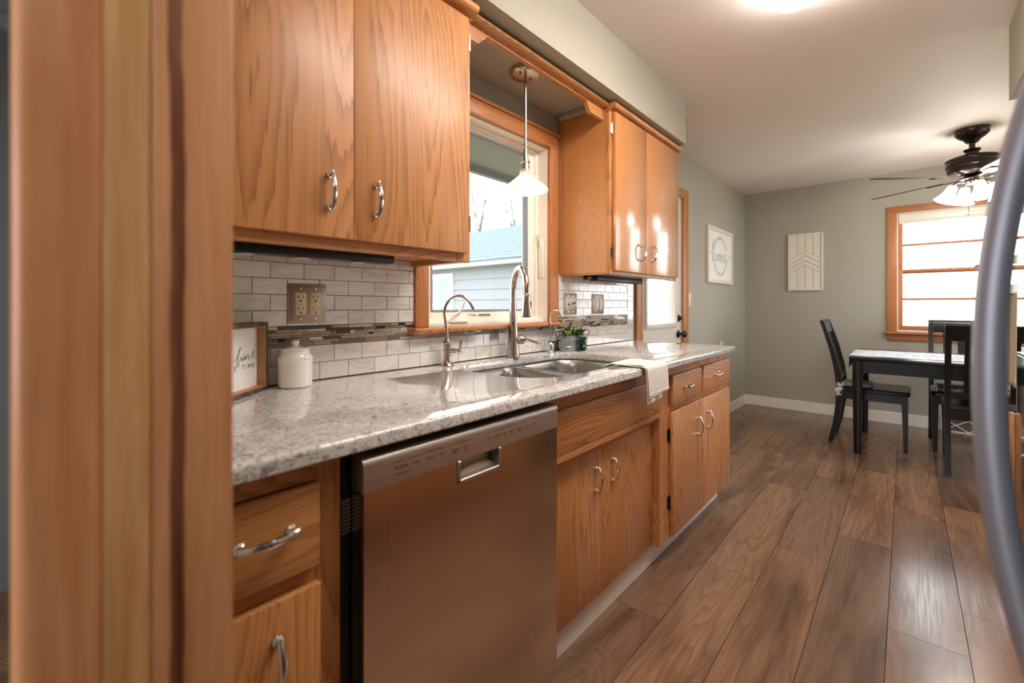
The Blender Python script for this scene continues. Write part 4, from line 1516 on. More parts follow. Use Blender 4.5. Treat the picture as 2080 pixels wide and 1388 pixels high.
p1 = plate('outlet_plate', 'pewter double outlet plate with cream receptacles on the tiles near the jar', 'outlet', 0.539, 0.658, 1.097, 1.220)
xf = 0.0085 + 0.0070
for i, fy in enumerate((0.31, 0.69)):
    yc = 0.539 + 0.119 * fy
    rc = link('receptacle', MB().box(xf - 0.002, xf + 0.0022, yc - 0.0165, yc + 0.0165, 1.1245, 1.1925, 0.001, 2), M['ivory'], p1)
    mb = MB()
    for zz in (1.1800, 1.1440): slot_outlet(mb, xf + 0.0022, yc, zz - 0.001, i == 0)
    link('slots', mb, M['black'], rc, smooth=0)
    if i == 0:
        link('test_button', MB().box(xf + 0.002, xf + 0.0032, yc - 0.0065, yc + 0.0065, 1.151, 1.156, 0.0004, 1).box(xf + 0.002, xf + 0.0032, yc - 0.0065, yc + 0.0065, 1.1585, 1.1635, 0.0004, 1), M['ivory'], rc)

p2 = plate('switch_plate', 'pewter double toggle switch plate, closer to the window of the two far plates', 'switch', 1.984, 2.107, 1.101, 1.220)
for fy, up in ((0.31, -1), (0.69, 1)):
    yc = 1.984 + 0.123 * fy
    mb = MB()
    mb.box(xf - 0.001, xf + 0.0012, yc - 0.008, yc + 0.008, 1.146, 1.176, 0.001, 1)
    mb.tube([(xf, yc, 1.161), (xf + 0.012, yc, 1.161 + up * 0.008)], [0.0045, 0.0035], 10)
    link('toggle', mb, M['pewter'], p2)
p3 = plate('outlet_plate', 'pewter plate with white outlet and rocker on the tiles by the far end', 'outlet', 2.273, 2.408, 1.101, 1.220)
for i, fy in enumerate((0.31, 0.69)):
    yc = 2.273 + 0.135 * fy
    mb = MB().box(xf - 0.002, xf + 0.0022, yc - 0.0165, yc + 0.0165, 1.1265, 1.1945, 0.001, 2)
    rc = link('receptacle' if i == 0 else 'rocker', mb, M['white_plastic'], p3)
    if i == 0:
        mb = MB()
        for zz in (1.181, 1.146): slot_outlet(mb, xf + 0.0022, yc, zz - 0.001)
        link('slots', mb, M['black'], rc, smooth=0)

sw = thing('light_switch', 'cream toggle light switch plate on the wall between door and framed picture', 'switch', (0.0, 3.893, 1.145))
link('cover_plate', MB().box(0.0, 0.006, 3.855, 3.930, 1.143, 1.262, 0.002, 2), M['ivory'], sw)
link('toggle', MB().tube([(0.005, 3.893, 1.203), (0.018, 3.893, 1.196)], [0.005, 0.004], 10), M['ivory'], sw)
ow = thing('wall_outlet', 'small white wall outlet low on the wall just past the counter end', 'outlet', (0.0, 4.77, 0.67))
link('cover_plate', MB().box(0.0, 0.006, 4.735, 4.805, 0.67, 0.785, 0.002, 2), M['white_plastic'], ow)
mb = MB()
for zz in (0.752, 0.710): slot_outlet(mb, 0.006, 4.77, zz)
link('slots', mb, M['black'], ow, smooth=0)

# ------------------------------------------------------------------ pendant over the sink
pc = Vector((0.180, 1.455, 2.167))
pd = thing('pendant_light', 'brushed nickel pendant with flared frosted glass shade over the sink', 'lamp', pc)
mb = MB().lathe([(0.020, -0.026), (0.060, -0.024), (0.066, -0.018), (0.066, -0.0005)], pc, 36)
for s in (-1, 1):
    mb.sphere(pc + Vector((0.0, s * 0.034, -0.030)), 0.006, seg=10)
link('canopy', mb, M['nickel'], pd)
link('rod', MB().tube([pc + Vector((0, 0, -0.024)), pc + Vector((0, 0, -0.325))], 0.0058, 14), M['nickel'], pd)
link('socket_stem', MB().lathe([(0.0058, -0.318), (0.010, -0.321), (0.010, -0.329), (0.0070, -0.332), (0.0125, -0.385), (0.0130, -0.389), (0.0195, -0.392), (0.0195, -0.398), (0.0150, -0.401), (0.0185, -0.440), (0.012, -0.442)][::-1], pc, 24), M['nickel'], pd)
shp = [(0.0205, -0.428), (0.0245, -0.433), (0.0255, -0.441), (0.0235, -0.446), (0.0300, -0.455), (0.0520, -0.474), (0.0780, -0.495), (0.0965, -0.511), (0.0990, -0.517), (0.0965, -0.520)]
inner = [(r - 0.0022, z - 0.0008) for r, z in shp[-2::-1]]
link('shade', MB().lathe(shp + inner, pc, 48, cap0=False, cap1=False), M['frosted'], pd, smooth=50)
link('bulb', MB().lathe([(0.008, -0.442), (0.010, -0.455), (0.019, -0.470), (0.0235, -0.487), (0.019, -0.503), (0.008, -0.511), (0.001, -0.5125)][::-1], pc, 24), M['bulb'], pd)
pl = bpy.data.lights.new('pendant_glow', 'POINT'); pl.energy = PENDANT; pl.color = (1, 0.87, 0.7); pl.shadow_soft_size = 0.03
po = bpy.data.objects.new('pendant_glow', pl); po.location = (0, 0, -0.545); po.parent = pd; COL.objects.link(po)

# ------------------------------------------------------------------ ceiling fixture
cl = thing('ceiling_light', 'flush rectangular white diffuser light on the kitchen ceiling', 'lamp', (1.19, 1.52, CEIL))
mb = MB()
LX0, LX1, LY0_, LY1_ = 1.000, 1.42, 0.93, 2.150
link('base_tray', MB().box(LX0 + 0.02, LX1 - 0.02, LY0_ + 0.02, LY1_ - 0.02, CEIL - 0.02, CEIL - 0.0005), M['white_trim'], cl)
rings = []
for ins, z in ((0.012, CEIL - 0.012), (0.0, CEIL - 0.020), (0.0, CEIL - 0.055), (0.010, CEIL - 0.070), (0.035, CEIL - 0.080), (0.10, CEIL - 0.084)):
    rings.append([(x, y, z) for x, y in rrect(LX0 + ins, LX1 - ins, LY0_ + ins, LY1_ - ins, max(0.02, 0.06 - ins * 0.3), 8)])
link('diffuser', MB().rings(rings, cap0=False), M['fixture'], cl, smooth=60)

# copy of the fitting added behind the camera, unseen, to brighten the doorway trim
added_light = copy_thing(cl, (1.62, -0.52, CEIL), PI / 2, 'added unseen ceiling light behind the camera that brightens the doorway trim')
for c_ in added_light.children:
    if c_.name.startswith('diffuser'):
        c_.data = c_.data.copy()
        c_.data.materials[0] = lampglass('added light diffuser', (1.0, 0.94, 0.87, 1), 4.5)

# ------------------------------------------------------------------ ceiling fan
fc = Vector((1.765, 4.64, CEIL))
fan = thing('ceiling_fan', 'dark bronze ceiling fan with lit frosted shades over the dining table', 'ceiling fan', fc)
link('canopy', MB().lathe([(0.020, -0.105), (0.034, -0.098), (0.046, -0.076), (0.070, -0.060), (0.088, -0.040), (0.094, -0.020), (0.094, -0.0005)], fc, 40), M['bronze'], fan)
link('downrod', MB().tube([fc + Vector((0, 0, -0.10)), fc + Vector((0, 0, -0.16))], 0.017, 16), M['bronze'], fan)
link('motor_housing', MB().lathe([(0.018, -0.145), (0.046, -0.147), (0.048, -0.153), (0.036, -0.168), (0.036, -0.182), (0.052, -0.192), (0.105, -0.200), (0.137, -0.210), (0.145, -0.218), (0.145, -0.226), (0.136, -0.232), (0.141, -0.250), (0.141, -0.272), (0.134, -0.280), (0.136, -0.298), (0.126, -0.316), (0.100, -0.330), (0.060, -0.336), (0.030, -0.337)][::-1], fc, 48), M['bronze'], fan)
for k in range(5):
    a = R_(218 - 72 * k)
    Mr = Matrix.Translation(fc + Vector((0, 0, -0.352))) @ Matrix.Rotation(a, 4, 'Z') @ Matrix.Rotation(R_(-11), 4, 'X')
    ol = [(0.20, -0.045), (0.26, -0.058), (0.62, -0.068), (0.67, -0.058), (0.690, -0.020), (0.690, 0.020), (0.67, 0.058), (0.62, 0.068), (0.26, 0.058), (0.20, 0.045)]
    bl = link('blade', MB().prism(ol, 'z', -0.003, 0.003, M=Mr), M['blade'], fan)
    arm = MB()
    arm.prism([(0.07, -0.016), (0.15, -0.012), (0.20, -0.034), (0.275, -0.026), (0.290, 0.0), (0.275, 0.026), (0.20, 0.034), (0.15, 0.012), (0.07, 0.016)], 'z', -0.011, -0.0035, M=Mr)
    link('blade_iron', arm, M['bronze'], bl)
kit = link('light_kit', MB().lathe([(0.014, -0.405), (0.030, -0.400), (0.040, -0.385), (0.040, -0.372), (0.066, -0.366), (0.068, -0.358), (0.050, -0.345), (0.030, -0.337)], fc, 32), M['bronze'], fan)
for k in range(4):
    a = R_(196 + 90 * k)
    dr_ = Vector((math.cos(a), math.sin(a), 0))
    p0 = fc + Vector((0, 0, -0.385))
    armp = catmull([p0 + dr_ * 0.035, p0 + dr_ * 0.075 + Vector((0, 0, 0.004)), p0 + dr_ * 0.100 + Vector((0, 0, -0.012)), p0 + dr_ * 0.105 + Vector((0, 0, -0.030))], 5)
    link('lamp_arm', MB().tube(armp, 0.007, 10), M['bronze'], fan)
    ax = (dr_ * 0.45 + Vector((0, 0, -1))).normalized()
    rotq = Vector((0, 0, -1)).rotation_difference(ax).to_matrix().to_4x4()
    prof = [(0.018, 0.0), (0.026, -0.006), (0.030, -0.020), (0.034, -0.050), (0.044, -0.082), (0.060, -0.108), (0.066, -0.116)]
    inn = [(r - 0.003, z) for r, z in prof[::-1]]
    s0 = p0 + dr_ * 0.102 + Vector((0, 0, -0.022))
    link('shade', MB().lathe(prof + inn, s0, 32, M=rotq, cap0=False, cap1=True), M['fan_shade'], fan, smooth=60)
mb = MB().tube([fc + Vector((-0.02, -0.03, -0.39)), fc + Vector((-0.02, -0.03, -0.615))], 0.0018, 6)
mb.sphere(fc + Vector((-0.02, -0.03, -0.622)), 0.011, (1, 1, 0.8), seg=12)
link('pull_chain', mb, M['nickel'], fan)

# ------------------------------------------------------------------ wall art
hp_ = thing('framed_picture', 'pale wood framed picture reading home inside a leaf wreath on the left wall', 'picture', (0.0, 4.69, 1.37))
HA0, HA1, HZ0_, HZ1_ = 4.300, 5.085, 1.370, 1.915
mb = MB()
frame_x(mb, 0.001, 0.026, HA0, HA1, HZ0_, HZ1_, 0.036, 0.002)
link('frame', mb, M['pale_wood'], hp_)
link('print', MB().box(0.004, 0.014, HA0 + 0.03, HA1 - 0.03, HZ0_ + 0.03, HZ1_ - 0.03), M['paper'], hp_, smooth=0)
fnH = lambda a, b: (0.0146, 4.6925 + a, 1.6425 + b)
mb = MB()
H_st = [
    [(-0.33, 0.005), (-0.27, 0.03), (-0.22, 0.11), (-0.205, 0.15), (-0.215, 0.10), (-0.235, -0.02), (-0.245, -0.07), (-0.215, -0.01), (-0.19, 0.02), (-0.175, -0.01), (-0.17, -0.055), (-0.145, -0.05), (-0.115, -0.01), (-0.09, 0.015), (-0.112, -0.005), (-0.112, -0.045), (-0.085, -0.052), (-0.07, -0.02), (-0.085, 0.010), (-0.04, 0.0), (-0.025, 0.02), (-0.025, -0.055), (-0.005, -0.005), (0.02, 0.02), (0.03, -0.01), (0.03, -0.055), (0.05, -0.005), (0.075, 0.018), (0.09, -0.02), (0.092, -0.055), (0.13, -0.045), (0.165, -0.01), (0.185, 0.02), (0.165, 0.022), (0.150, -0.02), (0.170, -0.052), (0.220, -0.03), (0.28, -0.005), (0.345, 0.03)],
]
for s_ in H_st: pen(mb, s_, 0.0065, fnH)
link('lettering', mb, M['ink'], hp_, smooth=0)
mb = MB()
rn = random.Random(4)
for k in range(46):
    a = 2 * PI * k / 46
    ra, rb = 0.205, 0.185
    px, pz = ra * math.cos(a), rb * math.sin(a)
    if abs(math.sin(a)) < 0.28: continue
    tx, tz = -math.sin(a), math.cos(a)
    for s_ in (-1, 1):
        L = rn.uniform(0.020, 0.034)
        ang = s_ * rn.uniform(0.5, 0.9)
        dx, dz = tx * math.cos(ang) - tz * math.sin(ang), tx * math.sin(ang) + tz * math.cos(ang)
        pts = [(px, pz), (px + dx * L * 0.5 - dz * 0.006, pz + dz * L * 0.5 + dx * 0.006), (px + dx * L, pz + dz * L), (px + dx * L * 0.5 + dz * 0.006, pz + dz * L * 0.5 - dx * 0.006)]
        try: mb.bm.faces.new([mb.bm.verts.new(fnH(*p)) for p in pts])
        except ValueError: pass
link('wreath', mb, M['ink_grey'], hp_, smooth=0)

ch = thing('wall_plaque', 'cream slatted wood plaque with chevron pattern on the far wall left of window', 'wall art', (0.596, FAR, 1.311))
QX0, QX1, QZ0, QZ1 = 0.438, 0.755, 1.311, 1.926
mb = MB()
frame_y(mb, FAR - 0.026, FAR - 0.001, QX0, QX1, QZ0, QZ1, 0.018, 0.002)
link('frame', mb, M['white_wood'], ch)
link('backing', MB().box(QX0 + 0.01, QX1 - 0.01, FAR - 0.008, FAR - 0.002, QZ0 + 0.01, QZ1 - 0.01), M['white_wood'], ch, smooth=0)
mb = MB()
xm = (QX0 + QX1) / 2
iw = (QX1 - QX0 - 0.036) / 4
zl = lambda x, z0: z0 - abs(x - xm) * 0.62
for k in range(4):
    xa, xb = QX0 + 0.018 + k * iw + 0.003, QX0 + 0.018 + (k + 1) * iw - 0.003
    mb.prism([(xa, zl(xa, 1.735)), (xb, zl(xb, 1.735)), (xb, QZ1 - 0.018), (xa, QZ1 - 0.018)], 'y', FAR - 0.018, FAR - 0.006)
    mb.prism([(xa, QZ0 + 0.018), (xb, QZ0 + 0.018), (xb, zl(xb, 1.585)), (xa, zl(xa, 1.585))], 'y', FAR - 0.018, FAR - 0.006)
for z0 in (1.735, 1.685, 1.635):
    for xa, xb in ((QX0 + 0.018, xm), (xm, QX1 - 0.018)):
        mb.prism([(xa, zl(xa, z0 - 0.046)), (xb, zl(xb, z0 - 0.046)), (xb, zl(xb, z0 - 0.005)), (xa, zl(xa, z0 - 0.005))], 'y', FAR - 0.021, FAR - 0.006)
link('slats', mb, M['white_wood'], ch)

# floor register in the far baseboard
vt = thing('floor_vent', 'white metal baseboard vent with crossed bars on the far wall under the table', 'vent', (1.80, FAR - 0.03, 0.0))
mb = MB()
frame_y(mb, FAR - 0.034, FAR - 0.0135, 1.645, 1.99, 0.001, 0.13, 0.012, 0.002)
link('frame', mb, M['white_trim'], vt)
mb = MB()
for i in range(13):
    mb.box(1.655, 1.98, FAR - 0.026, FAR - 0.018, 0.014 + i * 0.008, 0.0165 + i * 0.008)
mb.box(1.655, 1.98, FAR - 0.018, FAR - 0.0135, 0.01, 0.122)
link('grille', mb, M['mos_grey'], vt, smooth=0)
mb = MB()
for xa, xb in ((1.66, 1.82), (1.82, 1.98)):
    mb.tube([(xa, FAR - 0.029, 0.014), (xb, FAR - 0.029, 0.118)], 0.004, 8)
    mb.tube([(xa, FAR - 0.029, 0.118), (xb, FAR - 0.029, 0.014)], 0.004, 8)
link('crossed_bars', mb, M['white_trim'], vt)

# ------------------------------------------------------------------ dining table and chairs
TX0, TX1, TY0, TY1, TZ = 1.073, 2.46, 4.300, 5.190, 0.752
tbl = thing('dining_table', 'black rectangular dining table with square legs in front of the far window', 'table', ((TX0 + TX1) / 2, (TY0 + TY1) / 2, 0))
link('tabletop', MB().box(TX0, TX1, TY0, TY1, TZ - 0.028, TZ, 0.005, 2), M['black_wood'], tbl)
mb = MB()
mb.box(TX0 + 0.045, TX1 - 0.045, TY0 + 0.03, TY0 + 0.05, 0.632, TZ - 0.028)
mb.box(TX0 + 0.045, TX1 - 0.045, TY1 - 0.05, TY1 - 0.03, 0.632, TZ - 0.028)
mb.box(TX0 + 0.03, TX0 + 0.05, TY0 + 0.045, TY1 - 0.045, 0.632, TZ - 0.028)
mb.box(TX1 - 0.05, TX1 - 0.03, TY0 + 0.045, TY1 - 0.045, 0.632, TZ - 0.028)
link_split('apron', mb, M['black_wood'], tbl, smooth=0)
for sx in (0, 1):
    for sy in (0, 1):
        xa = TX0 + 0.020 if sx == 0 else TX1 - 0.082
        ya = TY0 + 0.020 if sy == 0 else TY1 - 0.082
        rings = []
        for z, k in ((0.0, 0.008), (0.60, 0.0), (TZ - 0.028, 0.0)):
            rings.append([(x, y, z) for x, y in rrect(xa + k, xa + 0.062 - k, ya + k, ya + 0.062 - k, 0.006, 2)])
        link('leg', MB().rings(rings), M['black_wood'], tbl)
# runner along the table, its end hanging over the left edge
rows = []
RY0, RY1 = 4.40, 5.02
path = [(TX0 - 0.010, 0.655), (TX0 - 0.010, 0.70), (TX0 - 0.009, 0.735), (TX0 - 0.005, TZ + 0.001), (TX0 + 0.005, TZ + 0.0035)] + [(TX0 + 0.01 + i * 0.06, TZ + 0.0035) for i in range(1, 22)]
for x, z in path:
    rows.append([(x, RY0 + (RY1 - RY0) * j / 12, z + 0.0012 * math.sin(j * 1.7 + x * 20)) for j in range(13)])
ru = link('table_runner', MB().sheet(rows), M['runner'], smooth=60)
ru.modifiers.new('thickness', 'SOLIDIFY').thickness = 0.0025
tag(ru, 'white and blue woven runner along the black dining table', 'table runner')
# planter of grass on the table
pot = thing('grass_planter', 'whitewashed wooden box of green grass on the dining table', 'planter', (1.86, 4.74, TZ + 0.0065))
bx0, bx1, by0, by1, bz0, bz1 = 1.755, 2.02, 4.68, 4.80, TZ + 0.0065, TZ + 0.105
mb = MB()
mb.box(bx0, bx1, by0, by0 + 0.01, bz0, bz1).box(bx0, bx1, by1 - 0.01, by1, bz0, bz1)
mb.box(bx0, bx0 + 0.01, by0 + 0.01, by1 - 0.01, bz0, bz1).box(bx1 - 0.01, bx1, by0 + 0.01, by1 - 0.01, bz0, bz1)
mb.box(bx0 + 0.01, bx1 - 0.01, by0 + 0.01, by1 - 0.01, bz0, bz1 - 0.02)
link('box', mb, M['pale_wood'], pot, smooth=0)
mb = MB()
for i in range(170):
    b = Vector((random.uniform(bx0 + 0.015, bx1 - 0.015), random.uniform(by0 + 0.015, by1 - 0.015), bz1 - 0.021))
    a = random.uniform(0, 2 * PI); el = random.uniform(0.75, 1.5)
    leaf(mb, b, (math.cos(a) * math.cos(el), math.sin(a) * math.cos(el), math.sin(el)), random.uniform(0.10, 0.22), 0.006, 0.25, 0.1, 4)
gr = link('grass', mb, M['grass'], pot)
gr['kind'] = 'stuff'


# chair: faces +x in its own axes, origin on the floor under the seat
def make_chair(label, group):
    t = thing('dining_chair', label, 'chair', group=group)
    W = 0.215
    K = dict(local=True)
    mb = MB()
    rings = []
    for i, (z, ins) in enumerate(((0.440, 0.004), (0.446, 0.0), (0.466, 0.0), (0.474, 0.006))):
        pts = []
        for x, y in rrect(-0.215 + ins, 0.232 - ins, -W + ins, W - ins, 0.03, 5):
            pts.append((x, y * (1.0 if x > 0 else 0.97), z - (0.008 * (1 - (x / 0.22) ** 2) * (1 - (y / W) ** 2) if i == 3 else 0)))
        rings.append(pts)
    mb.rings(rings)
    link('seat', mb, M['black_wood'], t, **K)
    mb = MB()
    mb.box(-0.20, 0.205, -W + 0.022, -W + 0.040, 0.375, 0.441)
    mb.box(-0.20, 0.205, W - 0.040, W - 0.022, 0.375, 0.441)
    mb.box(0.185, 0.205, -W + 0.03, W - 0.03, 0.375, 0.441)
    mb.box(-0.215, -0.195, -W + 0.03, W - 0.03, 0.375, 0.441)
    link_split('seat_rail', mb, M['black_wood'], t, smooth=0, **K)
    for s in (-1, 1):
        mb = MB()
        rings = []
        for z, k in ((0.0, 0.013), (0.44, 0.021)):
            rings.append([(0.198 + x + (0.006 if z == 0 else 0), s * (W - 0.026) + y, z) for x, y in ((-k, -k), (k, -k), (k, k), (-k, k))])
        mb.rings(rings)
        link('leg', mb, M['black_wood'], t, **K)
        mb = MB()
        rings = []
        for z, x, k in ((0.0, -0.272, 0.017), (0.15, -0.238, 0.019), (0.32, -0.216, 0.021), (0.48, -0.212, 0.021), (0.62, -0.228, 0.020), (0.78, -0.262, 0.018), (0.92, -0.302, 0.016), (1.005, -0.328, 0.013)):
            rings.append([(x + a, s * (W - 0.016) + b, z) for a, b in ((-k, -0.016), (k, -0.016), (k, 0.016), (-k, 0.016))])
        mb.rings(rings)
        link('leg', mb, M['black_wood'], t, smooth=50, **K)

    def bx(z):
        P = [(0.48, -0.212), (0.62, -0.228), (0.78, -0.262), (0.92, -0.302), (1.02, -0.332)]
        for (z0, x0), (z1, x1) in zip(P, P[1:]):
            if z <= z1: return x0 + (x1 - x0) * (z - z0) / (z1 - z0)
        return P[-1][1]
    rows = []
    mb = MB()
    rings = []
    for j in range(9):
        y = -W + 2 * W * j / 8
        bow = -0.022 * (1 - (y / W) ** 2)
        rings.append([(bx(z) + bow + dx, y, z) for z, dx in ((0.915, -0.012), (0.915, 0.012), (1.000, 0.016), (1.020, 0.010), (1.024, -0.004), (1.015, -0.014))])
    mb.rings(rings)
    link('top_rail', mb, M['black_wood'], t, smooth=50, **K)
    link('lower_rail', MB().box(-0.229, -0.205, -W + 0.03, W - 0.03, 0.520, 0.565, 0.003, 1), M['black_wood'], t, **K)
    for yc, hw in ((-0.105, 0.017), (0.0, 0.034), (0.105, 0.017)):
        mb = MB()
        rings = []
        for i in range(7):
            z = 0.555 + (0.925 - 0.555) * i / 6
            bow = -0.022 * (1 - (yc / W) ** 2) * i / 6
            rings.append([(bx(z) + bow + a, yc + b, z) for a, b in ((-0.007, -hw), (0.007, -hw), (0.007, hw), (-0.007, hw))])
        mb.rings(rings)
        link('slat', mb, M['black_wood'], t, smooth=50, **K)
    return t


ch0 = make_chair('black slat-back dining chair at the left end of the table, side on', 'dining chairs around the table')
ch0.location = (1.200, 4.785, 0)
copy_thing(ch0, (1.815, 4.447, 0), PI / 2, 'black slat-back dining chair on the near side of the table, its back to the kitchen')
copy_thing(ch0, (1.765, 5.010, 0), -PI / 2, 'black slat-back dining chair behind the table under the far window')


def cushion(x0, x1, y0, y1, z, label, h=0.035, ties=()):
    t = thing('seat_cushion', label, 'cushion', ((x0 + x1) / 2, (y0 + y1) / 2, z))
    mb = MB()
    rings = []
    for dz, ins in ((0.0, 0.02), (0.006, 0.004), (h * 0.5, 0.0), (h - 0.006, 0.006), (h, 0.03)):
        rings.append([(x, y, z + dz) for x, y in rrect(x0 + ins, x1 - ins, y0 + ins, y1 - ins, 0.045, 5)])
    mb.rings(rings)
    link('pad', mb, M['cushion'], t, smooth=60)
    for tp in ties:
        mb = MB()
        rr_ = random.Random(int(tp[1] * 100))
        for k in range(5):
            p = Vector(tp)
            mb.tube(catmull([p + Vector((rr_.uniform(-0.02, 0.02), rr_.uniform(-0.02, 0.02), rr_.uniform(-0.01, 0.03))) + Vector((0, 0, -0.012 * i)) for i in range(5)], 4), 0.006, 8)
        link('tie', mb, M['towel'], t)
    return t


cushion(1.575, 1.955, 4.80, 5.175, 0.4745, 'navy and white tied cushion on the chair behind the table', ties=((1.570, 4.835, 0.500), (1.965, 4.835, 0.500)))
cushion(0.995, 1.20, 4.60, 4.97, 0.4745, 'small patterned cushion with white ties on the left end chair', 0.02, ties=((0.998, 4.578, 0.498), (0.985, 4.57, 0.450)))

# ------------------------------------------------------------------ refrigerator at the right edge of the view
fr = thing('refrigerator', 'tall dark stainless refrigerator with long bowed handle at the right edge', 'refrigerator', (1.9, 0.40, 0))
link('cabinet_body', MB().box(1.59, 2.34, -0.05, 0.79, 0.02, 1.76, 0.006, 2), M['fridge'], fr)
link('door', MB().box(1.520, 1.585, -0.045, 0.365, 0.08, 1.755, 0.012, 3), M['fridge'], fr)
dr2 = link('door', MB().box(1.520, 1.585, 0.371, 0.790, 0.08, 1.755, 0.012, 3), M['fridge'], fr)
pts = []
HYF = 0.64
for i in range(33):
    t = -1 + 2 * i / 32
    pts.append((1.4655 + 0.062 * abs(t) ** 2.15, HYF, 1.085 + t * 0.37))
link('handle', MB().tube(pts, [0.0125] * 33, 20, up=(1, 0, 0)), M['fridge_handle'], dr2)

# ------------------------------------------------------------------ cabinets between refrigerator and range (seen mirrored in the dishwasher)
rc_ = thing('base_cabinet', 'oak base cabinet between refrigerator and range, mirrored in the dishwasher door', 'cabinet', (2.06, 1.52, 0))
link('cabinet_body', MB().box(1.79, 2.35, 0.805, 2.232, 0.1, 0.882).box(1.85, 1.87, 0.805, 2.232, 0.0, 0.1), M['oak'], rc_, smooth=0)
for ya in (0.815, 1.292, 1.768):
    dd_ = panel(rc_, 'door', 1.770, 1.789, ya, ya + 0.455, 0.115, 0.675, M['oak'], 0.004)
    panel(rc_, 'drawer', 1.770, 1.789, ya, ya + 0.455, 0.70, 0.845, M['oak_y'], 0.004)
tag(link('countertop', MB().box(1.745, 2.355, 0.803, 2.234, 0.8825, 0.914, 0.006, 2), M['quartz']), 'short speckled grey stone countertop between refrigerator and range', 'countertop')

# ------------------------------------------------------------------ range and end cabinet beyond the refrigerator
rg = thing('range', 'black glass and stainless steel range beyond the refrigerator at the right edge', 'stove', (2.07, 2.62, 0))
link('range_body', MB().box(1.80, 2.35, 2.24, 2.995, 0.02, 0.925, 0.004, 1), M['black'], rg)
mb = MB()
frame_x(mb, 1.7735, 1.799, 2.245, 2.990, 0.262, 0.945, 0.012, 0.005)
link('door_frame', mb, M['steel_sat'], rg)
link('oven_door', MB().box(1.7745, 1.799, 2.258, 2.977, 0.275, 0.932, 0.002, 1), M['black_glass'], rg)
link('cooktop', MB().box(1.80, 2.35, 2.25, 2.985, 0.926, 0.936, 0.003, 1), M['black_glass'], rg)
ec = thing('end_cabinet', 'low narrow oak end cabinet with a silver pull just past the range', 'cabinet', (2.05, 3.025, 0))
link('cabinet_body', MB().box(1.775, 2.35, 3.004, 3.044, 0.0, 0.658), M['oak'], ec, smooth=0)
link('front', MB().box(1.757, 1.774, 3.002, 3.048, 0.02, 0.662, 0.003, 2), M['oak'], ec)
link('handle', MB().tube(catmull([(1.757, 3.02, 0.47), (1.738, 3.02, 0.49), (1.732, 3.02, 0.515), (1.738, 3.02, 0.54), (1.757, 3.02, 0.56)], 6), 0.0045, 10), M['chrome'], ec)

# cloth hanging from a slim metal stand seen just past the refrigerator handle
ts = thing('towel_stand', 'slim metal towel stand with clamp beside the dining table, mostly behind fridge handle', 'stand', (1.775, 3.58, 0))
sx_, sy_ = 1.775, 3.58
mb = MB()
mb.lathe([(0.045, 0.0), (0.045, 0.010), (0.02, 0.016)], (sx_, sy_, 0), 28)
link('base', mb, M['bronze'], ts)
link('pole', MB().tube([(sx_, sy_, 0.008), (sx_, sy_, 1.43)], 0.009, 12), M['bronze'], ts)
A = Vector((0.745, 0.667, 0))
pv = Vector((sx_, sy_, 0))
mb = MB()
for z, L, h in ((1.405, 0.112, 0.022), (1.245, 0.112, 0.022)):
    mb.box(-0.002, L, -0.012, 0.012, z - h, z + h, 0.003, 1)
mb.wrapped(lambda v: pv + A * v.x + Vector((-0.667, 0.745, 0)) * v.y + Vector((0, 0, v.z)))
link_split('bracket', mb, M['pewter'], ts)
mb = MB()
rows = []
for i in range(20):
    z = 1.222 - 0.515 * i / 19
    row = []
    for j in range(17):
        s = j / 16
        wd = 0.030 + (0.095 - 0.030) * 1.0
        f = 0.010 + 0.006 * i / 19
        row.append(pv + A * (0.015 + 0.105 * s) + Vector((-0.667, 0.745, 0)) * (f * math.sin(s * 13 + 0.1 * i)) + Vector((0, 0, z - 0.012 * math.sin(s * 9) * (i / 19))))
    rows.append(row)
ht = link('hanging_cloth', MB().sheet(rows), M['beige_cloth'], smooth=60)
ht.modifiers.new('thickness', 'SOLIDIFY').thickness = 0.003
tag(ht, 'beige cloth hanging in folds beside the refrigerator handle, in front of far window', 'cloth')

# ------------------------------------------------------------------ outside: garage and bare trees
gg = thing('garage', 'grey sided garage with blue-grey shingle roof seen through the kitchen window', 'building', (-8, 8.5, -0.6))
GY, GX0, GX1 = 7.0, -13.0, -4.45
mb = MB()
z = -0.6
while z < 2.05:
    z1 = min(z + 0.235, 2.10)
    mb.prism([(GY - 0.022, z), (GY - 0.004, z1), (GY + 0.1, z1), (GY + 0.1, z)], 'x', GX0, GX1)
    z += 0.235
mb.box(GX0, GX1, GY + 0.1, GY + 2.9, -0.6, 2.05)
link('siding', mb, M['siding'], gg, smooth=0)
link('fascia', MB().box(GX0 - 0.3, GX1 + 0.3, GY - 0.30, GY - 0.26, 2.03, 2.16).box(GX0 - 0.3, GX1 + 0.3, GY - 0.27, GY, 2.035, 2.06), M['ext_white'], gg, smooth=0)
mb = MB()
n_c = 15
for i in range(n_c):
    t0, t1 = i / n_c, (i + 1) / n_c
    ya, yb = GY - 0.32 + 2.9 * t0, GY - 0.32 + 2.9 * t1
    za, zb = 2.15 + 1.32 * t0, 2.15 + 1.32 * t1
    mb.prism([(ya, za), (yb, zb - 0.014), (yb, zb - 0.05), (ya, za - 0.05)], 'x', GX0 - 0.35, GX1 + 0.35)
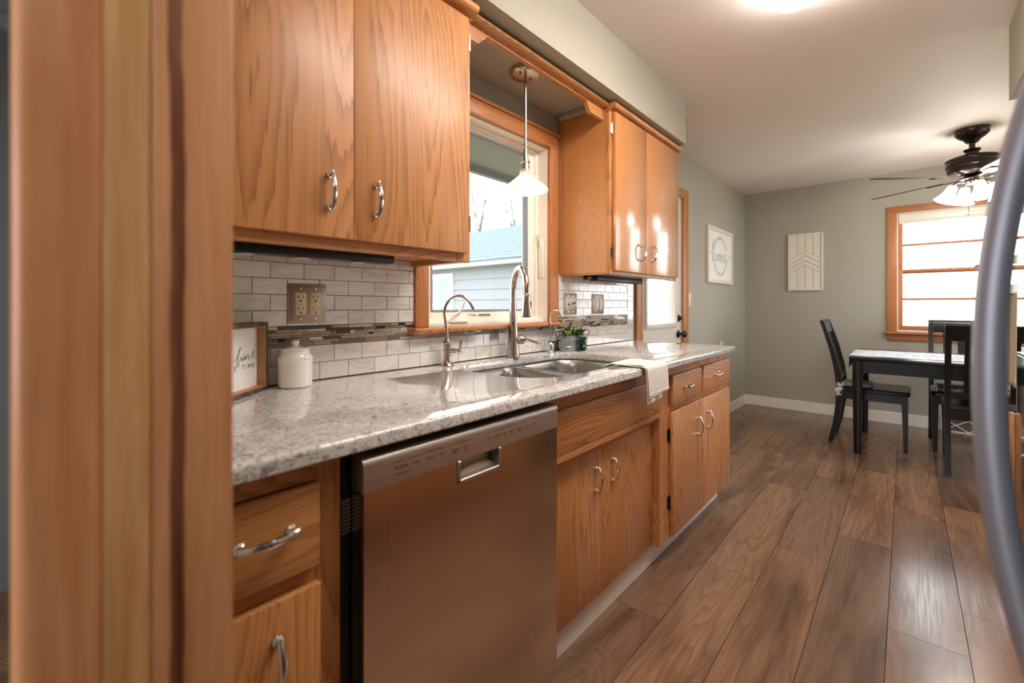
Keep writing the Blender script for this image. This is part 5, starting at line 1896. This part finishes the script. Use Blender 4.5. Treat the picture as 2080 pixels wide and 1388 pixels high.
mb.prism([(GY + 2.55, 3.46), (GY + 3.1, 3.2), (GY + 3.1, 3.15), (GY + 2.55, 3.40)], 'x', GX0 - 0.35, GX1 + 0.35)
link('roof', mb, M['shingle'], gg, smooth=0)
gw = MB()
frame_y(gw, GY - 0.05, GY - 0.01, -7.95, -6.74, 0.35, 1.92, 0.13, 0.004)
gw.box(-7.82, -6.87, GY - 0.045, GY - 0.015, 1.10, 1.17)
gw.box(-7.36, -7.33, GY - 0.04, GY - 0.015, 0.48, 1.79)
wn = link('window', gw, M['ext_white'], gg)
link('pane', MB().box(-7.83, -6.86, GY - 0.03, GY - 0.024, 0.47, 1.80), M['dark_pane'], wn, smooth=0)


def tree(x, y, h, seed, label):
    rn = random.Random(seed)
    mb = MB()

    def grow(p, d, L, r, depth):
        n = 5
        pts, rr = [Vector(p)], [r]
        cur = Vector(p); dd = Vector(d)
        for i in range(n):
            dd = (dd + Vector((rn.uniform(-.16, .16), rn.uniform(-.16, .16), rn.uniform(-.04, .14)))).normalized()
            cur = cur + dd * (L / n)
            pts.append(cur.copy()); rr.append(r * (1 - 0.62 * (i + 1) / n))
        mb.tube(pts, rr, 5 if depth < 3 else 3)
        if depth >= 5: return
        k = rn.randint(3, 4) if depth < 2 else rn.randint(2, 4)
        for j in range(k):
            i = rn.randint(1, n)
            a = rn.uniform(0, 2 * PI)
            sp = rn.uniform(0.45, 1.0)
            nd = (dd + Vector((math.cos(a) * sp, math.sin(a) * sp, rn.uniform(-0.05, 0.35)))).normalized()
            grow(pts[i], nd, L * rn.uniform(0.55, 0.8), rr[i] * rn.uniform(0.5, 0.75), depth + 1)
    grow((x, y, -0.6), (0, 0, 1), h * 0.42, h * 0.026, 0)
    tag(link('bare_tree', mb, M['bark'], origin=(x, y, -0.6), smooth=60, recalc=False), label, 'tree', 'bare trees behind the garage')


tree(-13.8, 14.8, 11.0, 11, 'bare leafless tree behind the garage roof, left one through the window')
tree(-11.6, 15.0, 10.5, 23, 'bare leafless tree behind the garage roof, right one through the window')
